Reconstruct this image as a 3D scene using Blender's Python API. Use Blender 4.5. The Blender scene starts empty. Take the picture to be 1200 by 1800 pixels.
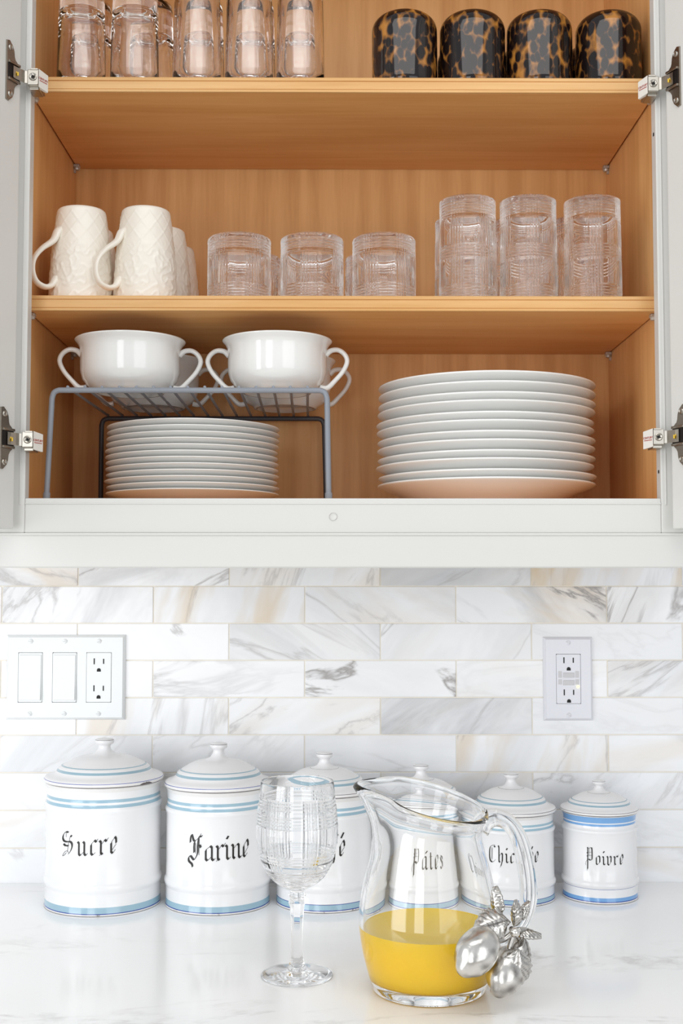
import bpy, bmesh, math, random
from mathutils import Vector, Matrix, noise
from math import pi, sin, cos, tan, radians, sqrt, atan2
random.seed(4)
C = bpy.context.scene.collection
sc = bpy.context.scene

# ------------------------------------------------------------------ camera
cam_d = bpy.data.cameras.new('camera'); cam = bpy.data.objects.new('camera', cam_d); C.objects.link(cam)
cam_d.sensor_fit = 'HORIZONTAL'; cam_d.sensor_width = 24.0; cam_d.lens = 43.0
cam_d.clip_start = 0.02
cam.location = (-0.0112, -1.6630, 1.3134)
cam.rotation_euler = (pi / 2 + 0.05835, 0, -0.00664)
sc.camera = cam
# ------------------------------------------------------------------ world and light
w = bpy.data.worlds.new('world'); sc.world = w; w.use_nodes = True
w.node_tree.nodes['Background'].inputs[0].default_value = (0.93, 0.965, 1.0, 1)
w.node_tree.nodes['Background'].inputs[1].default_value = 0.74
def area(name, loc, target, sx, sy, power, col=(1, 1, 1)):
    l = bpy.data.lights.new(name, 'AREA'); l.shape = 'RECTANGLE'; l.size = sx; l.size_y = sy
    l.energy = power; l.color = col
    o = bpy.data.objects.new(name, l); C.objects.link(o); o.location = loc
    o.rotation_euler = (Vector(target) - Vector(loc)).to_track_quat('-Z', 'Y').to_euler()
    return o
area('window_and_fill_light', (-2.1, -2.0, 1.35), (0.0, -.2, 1.2), 1.2, 1.8, 36, (0.95, 0.975, 1.0))
area('window_and_fill_light', (-0.95, -3.3, 1.30), (0.1, -.2, 1.3), 0.8, 1.8, 19, (0.96, 0.98, 1.0))  # added frontal fill that brightens the cabinet's inner side panel, not a known window
area('window_and_fill_light', (1.5, -3.1, 1.35), (0.0, -.2, 1.2), 1.6, 1.9, 20, (0.96, 0.98, 1.0))
area('worktop_fill_light', (0.0, -1.3, 2.45), (0.0, -.9, .9), 1.5, 0.6, 9, (1.0, 0.985, 0.96))  # added overhead fill to brighten the worktop, no ceiling lamp known
sc.view_settings.view_transform = 'Standard'; sc.view_settings.look = 'None'
sc.view_settings.gamma = 1; sc.view_settings.use_curve_mapping = False
sc.view_settings.exposure = -0.29
cy = sc.cycles
cy.max_bounces = 32; cy.transmission_bounces = 30; cy.glossy_bounces = 12; cy.diffuse_bounces = 10
cy.transparent_max_bounces = 16; cy.caustics_refractive = True; cy.caustics_reflective = True
cy.sample_clamp_indirect = 20; cy.use_denoising = True; cy.blur_glossy = 0.3

# ------------------------------------------------------------------ materials
def lin(h):
    r = []
    for c in h:
        c = c / 255.0
        r.append(c / 12.92 if c <= 0.04045 else ((c + 0.055) / 1.055) ** 2.4)
    return (r[0], r[1], r[2], 1)
class NT:
    def __init__(s, name):
        s.m = bpy.data.materials.new(name); s.m.use_nodes = True; s.t = s.m.node_tree
        s.b = s.t.nodes['Principled BSDF']
    def n(s, typ, **kw):
        nd = s.t.nodes.new(typ)
        for k, v in kw.items():
            if k.startswith('i_'): nd.inputs[k[2:]].default_value = v
            else: setattr(nd, k, v)
        return nd
    def l(s, a, b): s.t.links.new(a, b)
    def math(s, op, a, b=None, c=None, clamp=False):
        nd = s.n('ShaderNodeMath', operation=op, use_clamp=clamp)
        for i, v in enumerate((a, b, c)):
            if v is None: continue
            if isinstance(v, (int, float)): nd.inputs[i].default_value = v
            else: s.l(v, nd.inputs[i])
        return nd.outputs[0]
    def ramp(s, fac, stops):
        nd = s.n('ShaderNodeValToRGB'); e = nd.color_ramp.elements
        while len(e) < len(stops): e.new(0.5)
        for i, (p, c) in enumerate(stops):
            e[i].position = p; e[i].color = c if len(c) == 4 else (*c, 1)
        s.l(fac, nd.inputs[0]); return nd.outputs[0]
    def mix(s, fac, a, b, blend='MIX'):
        nd = s.n('ShaderNodeMix', data_type='RGBA', blend_type=blend)
        for i, v in ((0, fac), (6, a), (7, b)):
            if isinstance(v, (int, float, tuple)): nd.inputs[i].default_value = v
            else: s.l(v, nd.inputs[i])
        return nd.outputs[2]
    def coords(s, scale=(1, 1, 1), rot=None):
        tc = s.n('ShaderNodeTexCoord'); mp = s.n('ShaderNodeMapping')
        mp.inputs['Scale'].default_value = scale
        if rot: mp.inputs['Rotation'].default_value = rot
        s.l(tc.outputs['Object'], mp.inputs['Vector']); return mp.outputs[0]
    def noise(s, vec, scale, detail=4, rough=0.5, dist=0.0):
        nd = s.n('ShaderNodeTexNoise'); nd.inputs['Scale'].default_value = scale
        nd.inputs['Detail'].default_value = detail; nd.inputs['Roughness'].default_value = rough
        nd.inputs['Distortion'].default_value = dist
        if vec is not None: s.l(vec, nd.inputs['Vector'])
        return nd
    def bump(s, h, strength, dist):
        nd = s.n('ShaderNodeBump'); nd.inputs['Strength'].default_value = strength; nd.inputs['Distance'].default_value = dist
        s.l(h, nd.inputs['Height']); s.l(nd.outputs[0], s.b.inputs['Normal'])
def plain(name, rgb, rough=0.5, metal=0.0, coat=0.0, grain=0.02, ior=1.5):
    t = NT(name); c = lin(rgb)
    nz = t.noise(t.coords(), 35, 3)
    d = tuple(x * (1 - grain * 2) for x in c[:3]) + (1,)
    t.l(t.mix(nz.outputs[0], c, d), t.b.inputs['Base Color'])
    t.b.inputs['Roughness'].default_value = rough; t.b.inputs['Metallic'].default_value = metal
    t.b.inputs['Coat Weight'].default_value = coat; t.b.inputs['IOR'].default_value = ior
    return t.m
def wood(name, scale, light, dark, rough=0.42):
    t = NT(name); v = t.coords(scale)
    info = t.n('ShaderNodeObjectInfo')
    nz = t.noise(v, 1.0, 5, 0.55, 0.9)
    fine = t.noise(t.coords(tuple(k * 4.5 for k in scale)), 1.0, 3, 0.6)
    rings = t.n('ShaderNodeTexWave', wave_type='BANDS', bands_direction='X'); t.l(v, rings.inputs['Vector'])
    rings.inputs['Scale'].default_value = 0.20; rings.inputs['Distortion'].default_value = 9; rings.inputs['Detail'].default_value = 2
    f = t.math('ADD', t.math('MULTIPLY', nz.outputs[0], 0.55), t.math('MULTIPLY', fine.outputs[0], 0.3))
    f = t.math('ADD', f, t.math('MULTIPLY', rings.outputs['Fac'], 0.16))
    col = t.ramp(f, [(0.36, lin(dark)), (0.64, lin(light))])
    t.l(col, t.b.inputs['Base Color']); t.b.inputs['Roughness'].default_value = rough
    t.b.inputs['Specular IOR Level'].default_value = 0.35
    t.bump(fine.outputs[0], 0.05, 0.0006)
    return t.m
M = {}
M['wood_v'] = wood('maple_vertical_grain', (46, 46, 2.6), (229, 178, 118), (212, 157, 98))
M['wood_h'] = wood('maple_lengthwise_grain', (2.4, 40, 40), (235, 181, 117), (220, 160, 95))
M['wood_edge'] = wood('maple_edge_band', (3, 60, 60), (222, 177, 120), (208, 158, 98), 0.38)
M['paint'] = plain('white_cabinet_paint', (211, 210, 206), 0.4, grain=0.006)
M['seam'] = plain('dark_seam', (60, 42, 30), 0.8)
M['nickel'] = plain('brushed_nickel', (150, 142, 132), 0.26, 1.0)
M['nickel_light'] = plain('polished_nickel', (178, 173, 164), 0.28, 1.0)
M['dark_metal'] = plain('dark_recess_metal', (40, 36, 34), 0.4, 0.6)
M['sticker'] = plain('white_sticker', (226, 222, 214), 0.5)
M['red'] = plain('red_print', (170, 60, 45), 0.6)
M['yellow'] = plain('yellow_grease', (225, 185, 40), 0.35)
M['plastic'] = plain('white_plastic', (236, 238, 238), 0.22, grain=0.004)
M['plastic2'] = plain('white_plastic_cool', (228, 228, 234), 0.25, grain=0.004)
M['grey_plastic'] = plain('pale_grey_plastic', (206, 204, 206), 0.35)
M['black'] = plain('black_slot', (14, 12, 11), 0.6)
M['pin'] = plain('clear_grey_pin', (186, 176, 164), 0.25, 0.3)
M['grout'] = plain('warm_grout', (244, 237, 224), 0.9, grain=0.06)
M['porcelain'] = plain('white_porcelain', (233, 233, 231), 0.12, coat=0.4, grain=0.004)
M['plate'] = plain('plate_porcelain', (236, 236, 234), 0.16, coat=0.3, grain=0.004)
M['cream'] = plain('cream_stoneware', (238, 231, 219), 0.34, coat=0.15, grain=0.01)
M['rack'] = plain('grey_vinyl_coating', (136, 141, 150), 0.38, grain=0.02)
M['rack_dark'] = plain('dark_vinyl_coating', (72, 72, 78), 0.4, grain=0.02)  # darker copy of the rack's grey coating, used on its back frame
M['ink'] = plain('black_enamel_ink', (34, 30, 28), 0.4)
M['ink_grey'] = plain('worn_enamel_ink', (70, 66, 70), 0.4)
M['floor'] = wood('oak_floor', (2, 9, 2), (208, 202, 192), (190, 183, 172), 0.4)
t = NT('lit_indicator'); t.b.inputs['Base Color'].default_value = (0.9, 0.9, 0.2, 1)
t.b.inputs['Emission Color'].default_value = (1.0, 0.92, 0.25, 1); t.b.inputs['Emission Strength'].default_value = 3.0; M['led'] = t.m
def glass(name, tint=(1, 1, 1), rough=0.0, ior=1.5):
    t = NT(name); t.b.inputs['Base Color'].default_value = (*tint, 1)
    t.b.inputs['Transmission Weight'].default_value = 1; t.b.inputs['Roughness'].default_value = rough
    t.b.inputs['IOR'].default_value = ior
    return t.m
M['glass'] = glass('clear_glass', (0.992, 0.993, 0.993), 0.0, 1.48)
M['crystal'] = glass('cut_crystal', (0.985, 0.984, 0.985), 0.0, 1.5)
M['tumbler'] = glass('pressed_glass', (0.985, 0.975, 0.97), 0.0, 1.5)
# orange juice
t = NT('orange_juice'); nz = t.noise(t.coords(), 22, 4)
t.l(t.mix(nz.outputs[0], lin((255, 218, 44)), lin((255, 211, 30))), t.b.inputs['Base Color'])
t.b.inputs['Roughness'].default_value = 0.4; t.b.inputs['Specular IOR Level'].default_value = 0.25
t.b.inputs['Subsurface Weight'].default_value = 0.0; t.b.inputs['Subsurface Radius'].default_value = (0.02, 0.012, 0.002)
t.b.inputs['Subsurface Scale'].default_value = 0.5
M['juice'] = t.m
# pewter with darkened hollows
t = NT('antique_pewter'); nz = t.noise(t.coords(), 90, 4, 0.6, 0.6)
at = t.n('ShaderNodeAttribute', attribute_name='relief')
t.l(t.mix(t.math('MULTIPLY', at.outputs['Fac'], 0.85), lin((226, 223, 218)), lin((84, 78, 72))), t.b.inputs['Base Color'])
t.b.inputs['Metallic'].default_value = 1.0; t.b.inputs['Roughness'].default_value = 0.24
t.bump(nz.outputs[0], 0.25, 0.001); M['pewter'] = t.m
# marble tile: every tile carries its own tone, warmth, vein strength and direction
t = NT('calacatta_marble_tile')
tc = t.n('ShaderNodeTexCoord'); oi = t.n('ShaderNodeObjectInfo')
def oa(nm): return t.n('ShaderNodeAttribute', attribute_type='OBJECT', attribute_name=nm).outputs['Fac']
off = t.n('ShaderNodeVectorMath', operation='SCALE'); cmb = t.n('ShaderNodeCombineXYZ')
t.l(oi.outputs['Random'], cmb.inputs[0]); t.l(oi.outputs['Random'], cmb.inputs[1]); cmb.inputs[2].default_value = 0.3
t.l(cmb.outputs[0], off.inputs[0]); off.inputs['Scale'].default_value = 37.0
rot = t.n('ShaderNodeVectorRotate', rotation_type='AXIS_ANGLE'); rot.inputs['Axis'].default_value = (0, 1, 0)
t.l(tc.outputs['Object'], rot.inputs['Vector']); t.l(oa('angle'), rot.inputs['Angle'])
mp = t.n('ShaderNodeMapping'); mp.inputs['Scale'].default_value = (4.5, 14, 15); t.l(rot.outputs[0], mp.inputs['Vector'])
ad = t.n('ShaderNodeVectorMath', operation='ADD'); t.l(mp.outputs[0], ad.inputs[0]); t.l(off.outputs[0], ad.inputs[1])
V = ad.outputs[0]
cloud = t.noise(V, 0.9, 5, 0.6, 0.6)
vn = t.noise(V, 0.8, 6, 0.55, 0.7)
ridge = t.math('ABSOLUTE', t.math('SUBTRACT', vn.outputs[0], 0.5))
vein = t.math('SUBTRACT', 1.0, t.math('MULTIPLY', ridge, 30.0), clamp=True)
vein = t.math('MULTIPLY', t.math('POWER', vein, 1.6), t.ramp(t.noise(V, 0.55, 2).outputs[0], [(0.36, (0, 0, 0)), (0.52, (1, 1, 1))]))
cl = t.ramp(cloud.outputs[0], [(0.42, (0, 0, 0)), (0.72, (1, 1, 1))])
c0 = t.mix(oa('tone'), lin((250, 250, 251)), lin((230, 231, 234)))
c1 = t.mix(t.math('MULTIPLY', cl, oa('cloud')), c0, lin((182, 182, 184)))
wn = t.noise(V, 1.3, 3, 0.5, 0.4); wr = t.ramp(wn.outputs[0], [(0.45, (0, 0, 0)), (0.66, (1, 1, 1))])
c2 = t.mix(t.math('MULTIPLY', wr, oa('warm')), c1, lin((222, 203, 176)))
c3 = t.mix(t.math('MULTIPLY', vein, oa('vein')), c2, lin((156, 150, 147)))
t.l(c3, t.b.inputs['Base Color']); t.b.inputs['Roughness'].default_value = 0.28
M['marble'] = t.m
# counter
t = NT('white_quartz_counter'); v = t.coords((1.1, 3.2, 3.2), (0, 0, radians(20)))
vn = t.noise(v, 1.8, 8, 0.6, 1.0)
ridge = t.math('ABSOLUTE', t.math('SUBTRACT', vn.outputs[0], 0.5))
vein = t.math('SUBTRACT', 1.0, t.math('MULTIPLY', ridge, 42.0), clamp=True)
msk = t.ramp(t.noise(v, 1.4, 3).outputs[0], [(0.5, (0, 0, 0)), (0.62, (1, 1, 1))])
brk = t.ramp(t.noise(t.coords(), 38, 3).outputs[0], [(0.45, (0, 0, 0)), (0.6, (1, 1, 1))])
vein = t.math('MULTIPLY', t.math('MULTIPLY', vein, msk), t.math('ADD', t.math('MULTIPLY', brk, 0.7), 0.15))
t.l(t.mix(t.math('MULTIPLY', vein, 0.55), lin((250, 250, 250)), lin((182, 178, 175))), t.b.inputs['Base Color'])
t.b.inputs['Roughness'].default_value = 0.13; M['quartz'] = t.m
# tortoise glass
t = NT('tortoiseshell_glass'); tc = t.n('ShaderNodeTexCoord'); oi = t.n('ShaderNodeObjectInfo')
mp = t.n('ShaderNodeMapping'); mp.inputs['Scale'].default_value = (128, 128, 80); t.l(tc.outputs['Object'], mp.inputs['Vector'])
cm = t.n('ShaderNodeCombineXYZ'); t.l(t.math('MULTIPLY', oi.outputs['Random'], 53.0), cm.inputs[0]); t.l(t.math('MULTIPLY', oi.outputs['Random'], 31.0), cm.inputs[2])
nzd = t.noise(tc.outputs['Object'], 45, 2); dsp = t.n('ShaderNodeVectorMath', operation='SCALE'); t.l(nzd.outputs['Color'], dsp.inputs[0]); dsp.inputs['Scale'].default_value = 0.9
ad = t.n('ShaderNodeVectorMath', operation='ADD'); t.l(mp.outputs[0], ad.inputs[0]); t.l(cm.outputs[0], ad.inputs[1])
ad2 = t.n('ShaderNodeVectorMath', operation='ADD'); t.l(ad.outputs[0], ad2.inputs[0]); t.l(dsp.outputs[0], ad2.inputs[1])
vo = t.n('ShaderNodeTexVoronoi', feature='F1'); t.l(ad2.outputs[0], vo.inputs['Vector']); vo.inputs['Scale'].default_value = 1.0
big = t.noise(ad.outputs[0], 0.5, 3)
thr = t.math('ADD', vo.outputs['Distance'], t.math('MULTIPLY', t.math('SUBTRACT', big.outputs[0], 0.5), 1.0))
col = t.ramp(thr, [(0.53, lin((22, 14, 14))), (0.60, lin((62, 39, 25))), (0.72, lin((122, 80, 36))), (0.95, lin((176, 118, 50)))])
t.l(col, t.b.inputs['Base Color']); t.b.inputs['Roughness'].default_value = 0.07; t.b.inputs['Coat Weight'].default_value = 0.0; t.b.inputs['Coat Roughness'].default_value = 0.03
M['tortoise'] = t.m
# enamel with small chips near the edges of the metal
def enamel(name, rgb, chips, rough=0.14):
    t = NT(name); v = t.coords()
    nz = t.noise(v, 55, 5, 0.7); big = t.noise(v, 11, 2)
    ch = t.math('MULTIPLY', t.ramp(nz.outputs[0], [(0.60, (0, 0, 0)), (0.66, (1, 1, 1))]), t.ramp(big.outputs[0], [(0.5, (0, 0, 0)), (0.6, (1, 1, 1))]))
    t.l(t.mix(t.math('MULTIPLY', ch, chips), lin(rgb), lin((74, 50, 38))), t.b.inputs['Base Color'])
    t.b.inputs['Roughness'].default_value = rough; t.b.inputs['Coat Weight'].default_value = 0.3
    t.bump(t.noise(v, 26, 3).outputs[0], 0.10, 0.002)
    return t.m
M['en_white'] = enamel('white_enamel', (238, 238, 239), 0.0)
M['en_lid'] = enamel('white_enamel_lid', (233, 232, 233), 0.0, 0.3)
M['en_edge'] = enamel('chipped_white_enamel', (232, 230, 228), 1.0)
M['en_blue'] = enamel('pale_blue_enamel', (158, 190, 206), 0.0)
M['en_blue2'] = enamel('sky_blue_enamel', (120, 170, 222), 0.0)
M['en_teal'] = enamel('grey_blue_enamel', (150, 180, 194), 0.0)
M['en_navy'] = enamel('deep_blue_enamel', (52, 76, 160), 0.6)
M['en_dark'] = enamel('bare_dark_edge', (92, 84, 84), 0.6)

# ------------------------------------------------------------------ helpers
def link(name, bm, mat, parent=None, smooth=False, kind=None, sharp=None):
    bmesh.ops.recalc_face_normals(bm, faces=bm.faces)
    me = bpy.data.meshes.new(name); bm.to_mesh(me); bm.free()
    for m_ in (mat if isinstance(mat, (list, tuple)) else [mat]): me.materials.append(m_)
    if smooth:
        for p in me.polygons: p.use_smooth = True
        if sharp:
            try: me.set_sharp_from_angle(angle=radians(sharp))
            except Exception: pass
    o = bpy.data.objects.new(name, me); C.objects.link(o)
    if parent: o.parent = parent
    if kind: o['kind'] = kind
    return o
def empty(name, loc=(0, 0, 0), rz=0):
    o = bpy.data.objects.new(name, None); C.objects.link(o); o.location = loc; o.rotation_euler = (0, 0, rz)
    o.empty_display_size = 0.02; return o
def tag(o, label, cat, group=None):
    o['label'] = label; o['category'] = cat
    if group: o['group'] = group
    return o
def dup(o, loc=None, rz=None, label=None, parent=None):
    r = o.copy(); C.objects.link(r)
    if parent: r.parent = parent
    if loc is not None: r.location = loc
    if rz is not None: r.rotation_euler = (0, 0, rz)
    if label: r['label'] = label
    for ch in list(o.children): dup(ch, parent=r)
    return r
def box(bm, lo, hi, bev=0.0, seg=2, mtx=None):
    vs = [bm.verts.new((x, y, z)) for x in (lo[0], hi[0]) for y in (lo[1], hi[1]) for z in (lo[2], hi[2])]
    fs = [(0, 1, 3, 2), (4, 6, 7, 5), (0, 4, 5, 1), (2, 3, 7, 6), (0, 2, 6, 4), (1, 5, 7, 3)]
    F = [bm.faces.new([vs[i] for i in f]) for f in fs]
    if mtx: bmesh.ops.transform(bm, matrix=mtx, verts=vs)
    if bev > 0:
        es = list({e for f in F for e in f.edges})
        bmesh.ops.bevel(bm, geom=es, offset=bev, segments=seg, affect='EDGES', profile=0.5)
def bx(name, lo, hi, mat, parent=None, bev=0.0, kind=None, mtx=None):
    bm = bmesh.new(); box(bm, lo, hi, bev, 2, mtx)
    return link(name, bm, mat, parent, kind=kind)
def lathe(bm, prof, seg=64, rfun=None, closed=False, mats=None):
    """prof: (r, z) list; rfun(r, z, a) -> (r, z); mats: a material index per profile segment"""
    rings = []
    for r, z in prof:
        if r < 1e-6:
            v = bm.verts.new((0, 0, z)); rings.append([v] * seg); continue
        ring = []
        for k in range(seg):
            a = 2 * pi * k / seg
            rr, zz = rfun(r, z, a) if rfun else (r, z)
            ring.append(bm.verts.new((rr * cos(a), rr * sin(a), zz)))
        rings.append(ring)
    n = len(rings)
    for i in range(n if closed else n - 1):
        A, B = rings[i], rings[(i + 1) % n]
        for k in range(seg):
            k2 = (k + 1) % seg; q = []
            for v in (A[k], A[k2], B[k2], B[k]):
                if v not in q: q.append(v)
            if len(q) >= 3:
                try:
                    f = bm.faces.new(q)
                    if mats: f.material_index = mats[i]
                except ValueError: pass
def spline(pts, n=8):
    out = []; P = [Vector(p) for p in pts]
    for i in range(len(P) - 1):
        p0 = P[max(i - 1, 0)]; p1 = P[i]; p2 = P[i + 1]; p3 = P[min(i + 2, len(P) - 1)]
        for k in range(n):
            t_ = k / n
            out.append(0.5 * ((2 * p1) + (p2 - p0) * t_ + (2 * p0 - 5 * p1 + 4 * p2 - p3) * t_ ** 2 + (3 * p1 - p0 - 3 * p2 + p3) * t_ ** 3))
    out.append(P[-1]); return out
def tube(bm, pts, rad, seg=12, flat=1.0, up=(0, 1, 0)):
    """rad: number or list; flat: width along `up` relative to thickness"""
    P = [Vector(p) for p in pts]; n = len(P); rings = []; up = Vector(up)
    for i in range(n):
        d = (P[min(i + 1, n - 1)] - P[max(i - 1, 0)]).normalized()
        s = up - d * up.dot(d)
        if s.length < 1e-4: s = d.orthogonal()
        s.normalize(); b = d.cross(s)
        r = rad[i] if isinstance(rad, (list, tuple)) else rad
        rings.append([bm.verts.new(P[i] + s * (r * flat * cos(2 * pi * k / seg)) + b * (r * sin(2 * pi * k / seg))) for k in range(seg)])
    for i in range(n - 1):
        for k in range(seg):
            bm.faces.new((rings[i][k], rings[i][(k + 1) % seg], rings[i + 1][(k + 1) % seg], rings[i + 1][k]))
    bm.faces.new(rings[0]); bm.faces.new(rings[-1][::-1])
def lerp_list(vals, n):
    out = []
    for i in range(n):
        t_ = i / (n - 1) * (len(vals) - 1); k = min(int(t_), len(vals) - 2); f = t_ - k
        out.append(vals[k] * (1 - f) + vals[k + 1] * f)
    return out
def prism(bm, outline, y0, y1, mtx=None):
    """outline in x,z extruded from y0 to y1"""
    A = [bm.verts.new((x, y0, z)) for x, z in outline]; B = [bm.verts.new((x, y1, z)) for x, z in outline]
    bm.faces.new(A); bm.faces.new(B[::-1]); n = len(A)
    for i in range(n): bm.faces.new((A[i], A[(i + 1) % n], B[(i + 1) % n], B[i]))
    if mtx: bmesh.ops.transform(bm, matrix=mtx, verts=A + B)
def text_mesh(name, body, size, mat, parent, mtx, extrude=0.0001, align='CENTER'):
    cu = bpy.data.curves.new(name, 'FONT'); cu.body = body; cu.size = size; cu.extrude = extrude; cu.align_x = align; cu.align_y = 'CENTER'
    o = bpy.data.objects.new(name, cu); dg = bpy.context.evaluated_depsgraph_get()
    C.objects.link(o); dg.update()
    me = bpy.data.meshes.new_from_object(o.evaluated_get(dg)); bpy.data.objects.remove(o)
    me.materials.clear(); me.materials.append(mat)
    r = bpy.data.objects.new(name, me); C.objects.link(r)
    if parent: r.parent = parent
    r.matrix_local = mtx
    return r

# ------------------------------------------------------------------ wall, floor
COUNTER = 0.914
wall = bx('wall_back', (-1.2, 0.0012, 0.0), (1.2, 0.12, 2.6), M['grout'], kind='structure')
bx('floor', (-2.6, -4.6, -0.05), (2.6, 0.12, 0.0), M['floor'], kind='structure')
TW, TH = 0.2048, 0.05001; Z0 = 1.3097; X0 = -0.4594
bm = bmesh.new(); box(bm, (-TW / 2 + .0007, 0, -TH / 2 + .0007), (TW / 2 - .0007, .008, TH / 2 - .0007), 0.0006, 1)
tile0 = link('tile', bm, M['marble'], wall)
#          row, first joint column: (tone, cloud, warm, vein, angle degrees)
TT = {(0, 0): (.25, .75, .05, .5, 58), (0, 1): (.15, .25, .75, .45, 75), (0, 2): (.30, .35, .25, .6, -28), (0, 3): (.35, .95, .5, 1.0, -30), (0, 4): (.3, .35, .1, .8, 60),
      (-1, -1): (.3, .6, .5, .5, -15), (-1, 0): (.2, .7, .05, .6, 35), (-1, 1): (.15, .2, .45, .4, 70), (-1, 2): (.75, .6, .1, .4, 30), (-1, 3): (.6, .3, 1.0, .2, 80), (-1, 4): (.6, .3, .7, .2, 80),
      (1, -1): (.05, .1, .02, .05, 0), (1, 0): (.02, .12, .03, .55, -32), (1, 1): (.35, .5, .08, .45, -35), (1, 2): (.35, .25, .15, .5, 55), (1, 3): (.55, .1, .05, .1, 0), (1, 4): (.4, .1, .1, .2, 0),
      (2, 0): (.05, .05, .05, .2, 0), (2, 1): (.02, .06, .02, .5, 5), (2, 2): (.1, .2, .02, .9, -10), (2, 3): (.15, .08, .2, .1, 0), (2, 4): (.6, .6, .2, .5, 35),
      (3, -1): (.05, .1, .0, .1, 0), (3, 0): (.05, .15, .5, .4, 70), (3, 1): (.05, .1, .25, .45, 30), (3, 2): (.45, 1.0, .2, 1.0, 32), (3, 3): (.5, .05, .05, .1, 0), (3, 4): (.5, .1, .1, .2, 0),
      (4, 0): (.25, .35, .05, .3, 40), (4, 1): (.1, .25, .05, .25, 30), (4, 2): (.4, .2, .05, .3, 0), (4, 3): (.3, .2, .6, .5, 75), (4, 4): (.35, .25, .3, .2, 10),
      (5, -1): (.2, .1, .1, .1, 0), (5, 2): (.5, .4, .4, .6, 30), (5, 3): (.5, .35, .1, .5, 45), (5, 4): (.35, .5, .1, .6, 40)}
first = True
rnd = random.Random(11)
for k in range(-3, 8):
    for j in range(-3, 8):
        shift = 0.0 if k % 2 == 0 else -0.5
        x = X0 + (j + 0.5 + (0 if k % 2 == 0 else 0.5)) * TW
        if abs(x) > 1.05: continue
        z = Z0 - (k + 0.5) * TH
        o = tile0 if first else tile0.copy()
        if not first: C.objects.link(o); o.parent = wall
        first = False
        o.location = (x, rnd.uniform(-.0002, .0002), z)
        tone, cl_, wa, ve, an = TT.get((k, j), (rnd.uniform(.05, .5), rnd.uniform(.05, .4), rnd.choice((0., .05, .3)), rnd.uniform(.1, .6), rnd.uniform(-40, 60)))
        o['tone'] = tone; o['cloud'] = cl_; o['warm'] = wa; o['vein'] = ve; o['angle'] = radians(an)
ct = bx('worktop', (-1.2, -0.648, COUNTER - 0.03), (1.2, 0.0, COUNTER), M['quartz'], bev=0.003)
tag(ct, 'polished white stone worktop with faint grey veins along the tiled wall', 'worktop')

# ------------------------------------------------------------------ cabinet
FZ = 1.4045; S2 = 1.6427; S1 = 1.8988; TOPZ = 2.24
FY = -0.316; RY = -0.298; OPEN = 0.351; INT = 0.3640; OUT = 0.3830
cab = empty('wall_cabinet', (0, FY / 2, 1.366))
tag(cab, 'white wall cabinet with maple interior and both doors open above the worktop', 'cabinet')
def cpart(name, lo, hi, mat, bev=0.0, parent=cab):
    o = bx(name, lo, hi, mat, parent, bev)
    if parent is cab: o.matrix_parent_inverse = Matrix.Translation(-cab.location)
    return o
def adopt(o):
    o.parent = cab; o.matrix_parent_inverse = Matrix.Translation(-cab.location); return o
cpart('back_panel', (-OUT + .0015, -0.0104, 1.386), (OUT - .0015, -0.0005, TOPZ), M['wood_v'])
for s in (-1, 1):
    a, b = sorted((s * INT, s * (OUT - .0015)))
    cpart('side_panel', (a, RY, 1.372), (b, -0.0104, TOPZ), M['wood_v'])
    a, b = sorted((s * (OUT - .0015), s * OUT))
    cpart('outer_skin', (a, RY, 1.3688), (b, -0.0005, TOPZ), M['paint'])
cpart('bottom_panel', (-INT, RY, FZ - 0.0165), (INT, -0.0104, FZ), M['wood_h'])
cpart('underside_bounce_skin', (-INT, RY, FZ - 0.0200), (INT, -0.0104, FZ - 0.0166), M['paint'])  # unseen white sheet added for a brighter, neutral bounce onto lids and tiles
cpart('top_panel', (-INT, RY, TOPZ - 0.0165), (INT, -0.0104, TOPZ), M['wood_h'])
# face frame with beaded inner edge
for s in (-1, 1):
    a, b = sorted((s * OPEN, s * 0.3965))
    o = cpart('face_frame_stile', (a, FY, 1.3688), (b, RY, TOPZ), M['paint'], 0.0012)
    bm = bmesh.new(); a, b = sorted((s * (OPEN + .0045), s * (OPEN + .0062)))
    box(bm, (a, FY - .0009, 1.4), (b, FY + .001, TOPZ - .04), .0006)
    o2 = link('bead', bm, M['paint'], o)
rail = cpart('face_frame_rail', (-OPEN, FY, 1.3688), (OPEN, RY, 1.4073), M['paint'], 0.0012)
bm = bmesh.new(); box(bm, (-OPEN, FY - .0009, 1.4005), (OPEN, FY + .001, 1.4022), .0006); link('bead', bm, M['paint'], rail)
bm = bmesh.new(); lathe(bm, [(0.0, 0), (.0035, 0), (.0042, .0004), (.0042, .001)], 20)
bmesh.ops.transform(bm, matrix=Matrix.Translation((-.0116, FY - .0001, 1.387)) @ Matrix.Rotation(-pi / 2, 4, 'X') @ Matrix.Scale(-1, 4, (0, 0, 1)), verts=bm.verts)
link('plug', bm, M['paint'], rail, True)
cpart('face_frame_rail', (-OPEN, FY, TOPZ - .04), (OPEN, RY, TOPZ), M['paint'], 0.0012)
bm = bmesh.new()
prism(bm, [(-.43, 1.3306), (.43, 1.3306), (.43, 1.3688), (-.43, 1.3688)], FY - .002, FY + .018)
bmesh.ops.bevel(bm, geom=list(bm.edges), offset=.0012, segments=2, affect='EDGES')
lr = adopt(link('light_rail', bm, M['paint']))
bm = bmesh.new(); box(bm, (-.43, FY - .0035, 1.3662), (.43, FY - .0015, 1.3688), .0006); link('bead', bm, M['paint'], lr)
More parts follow.
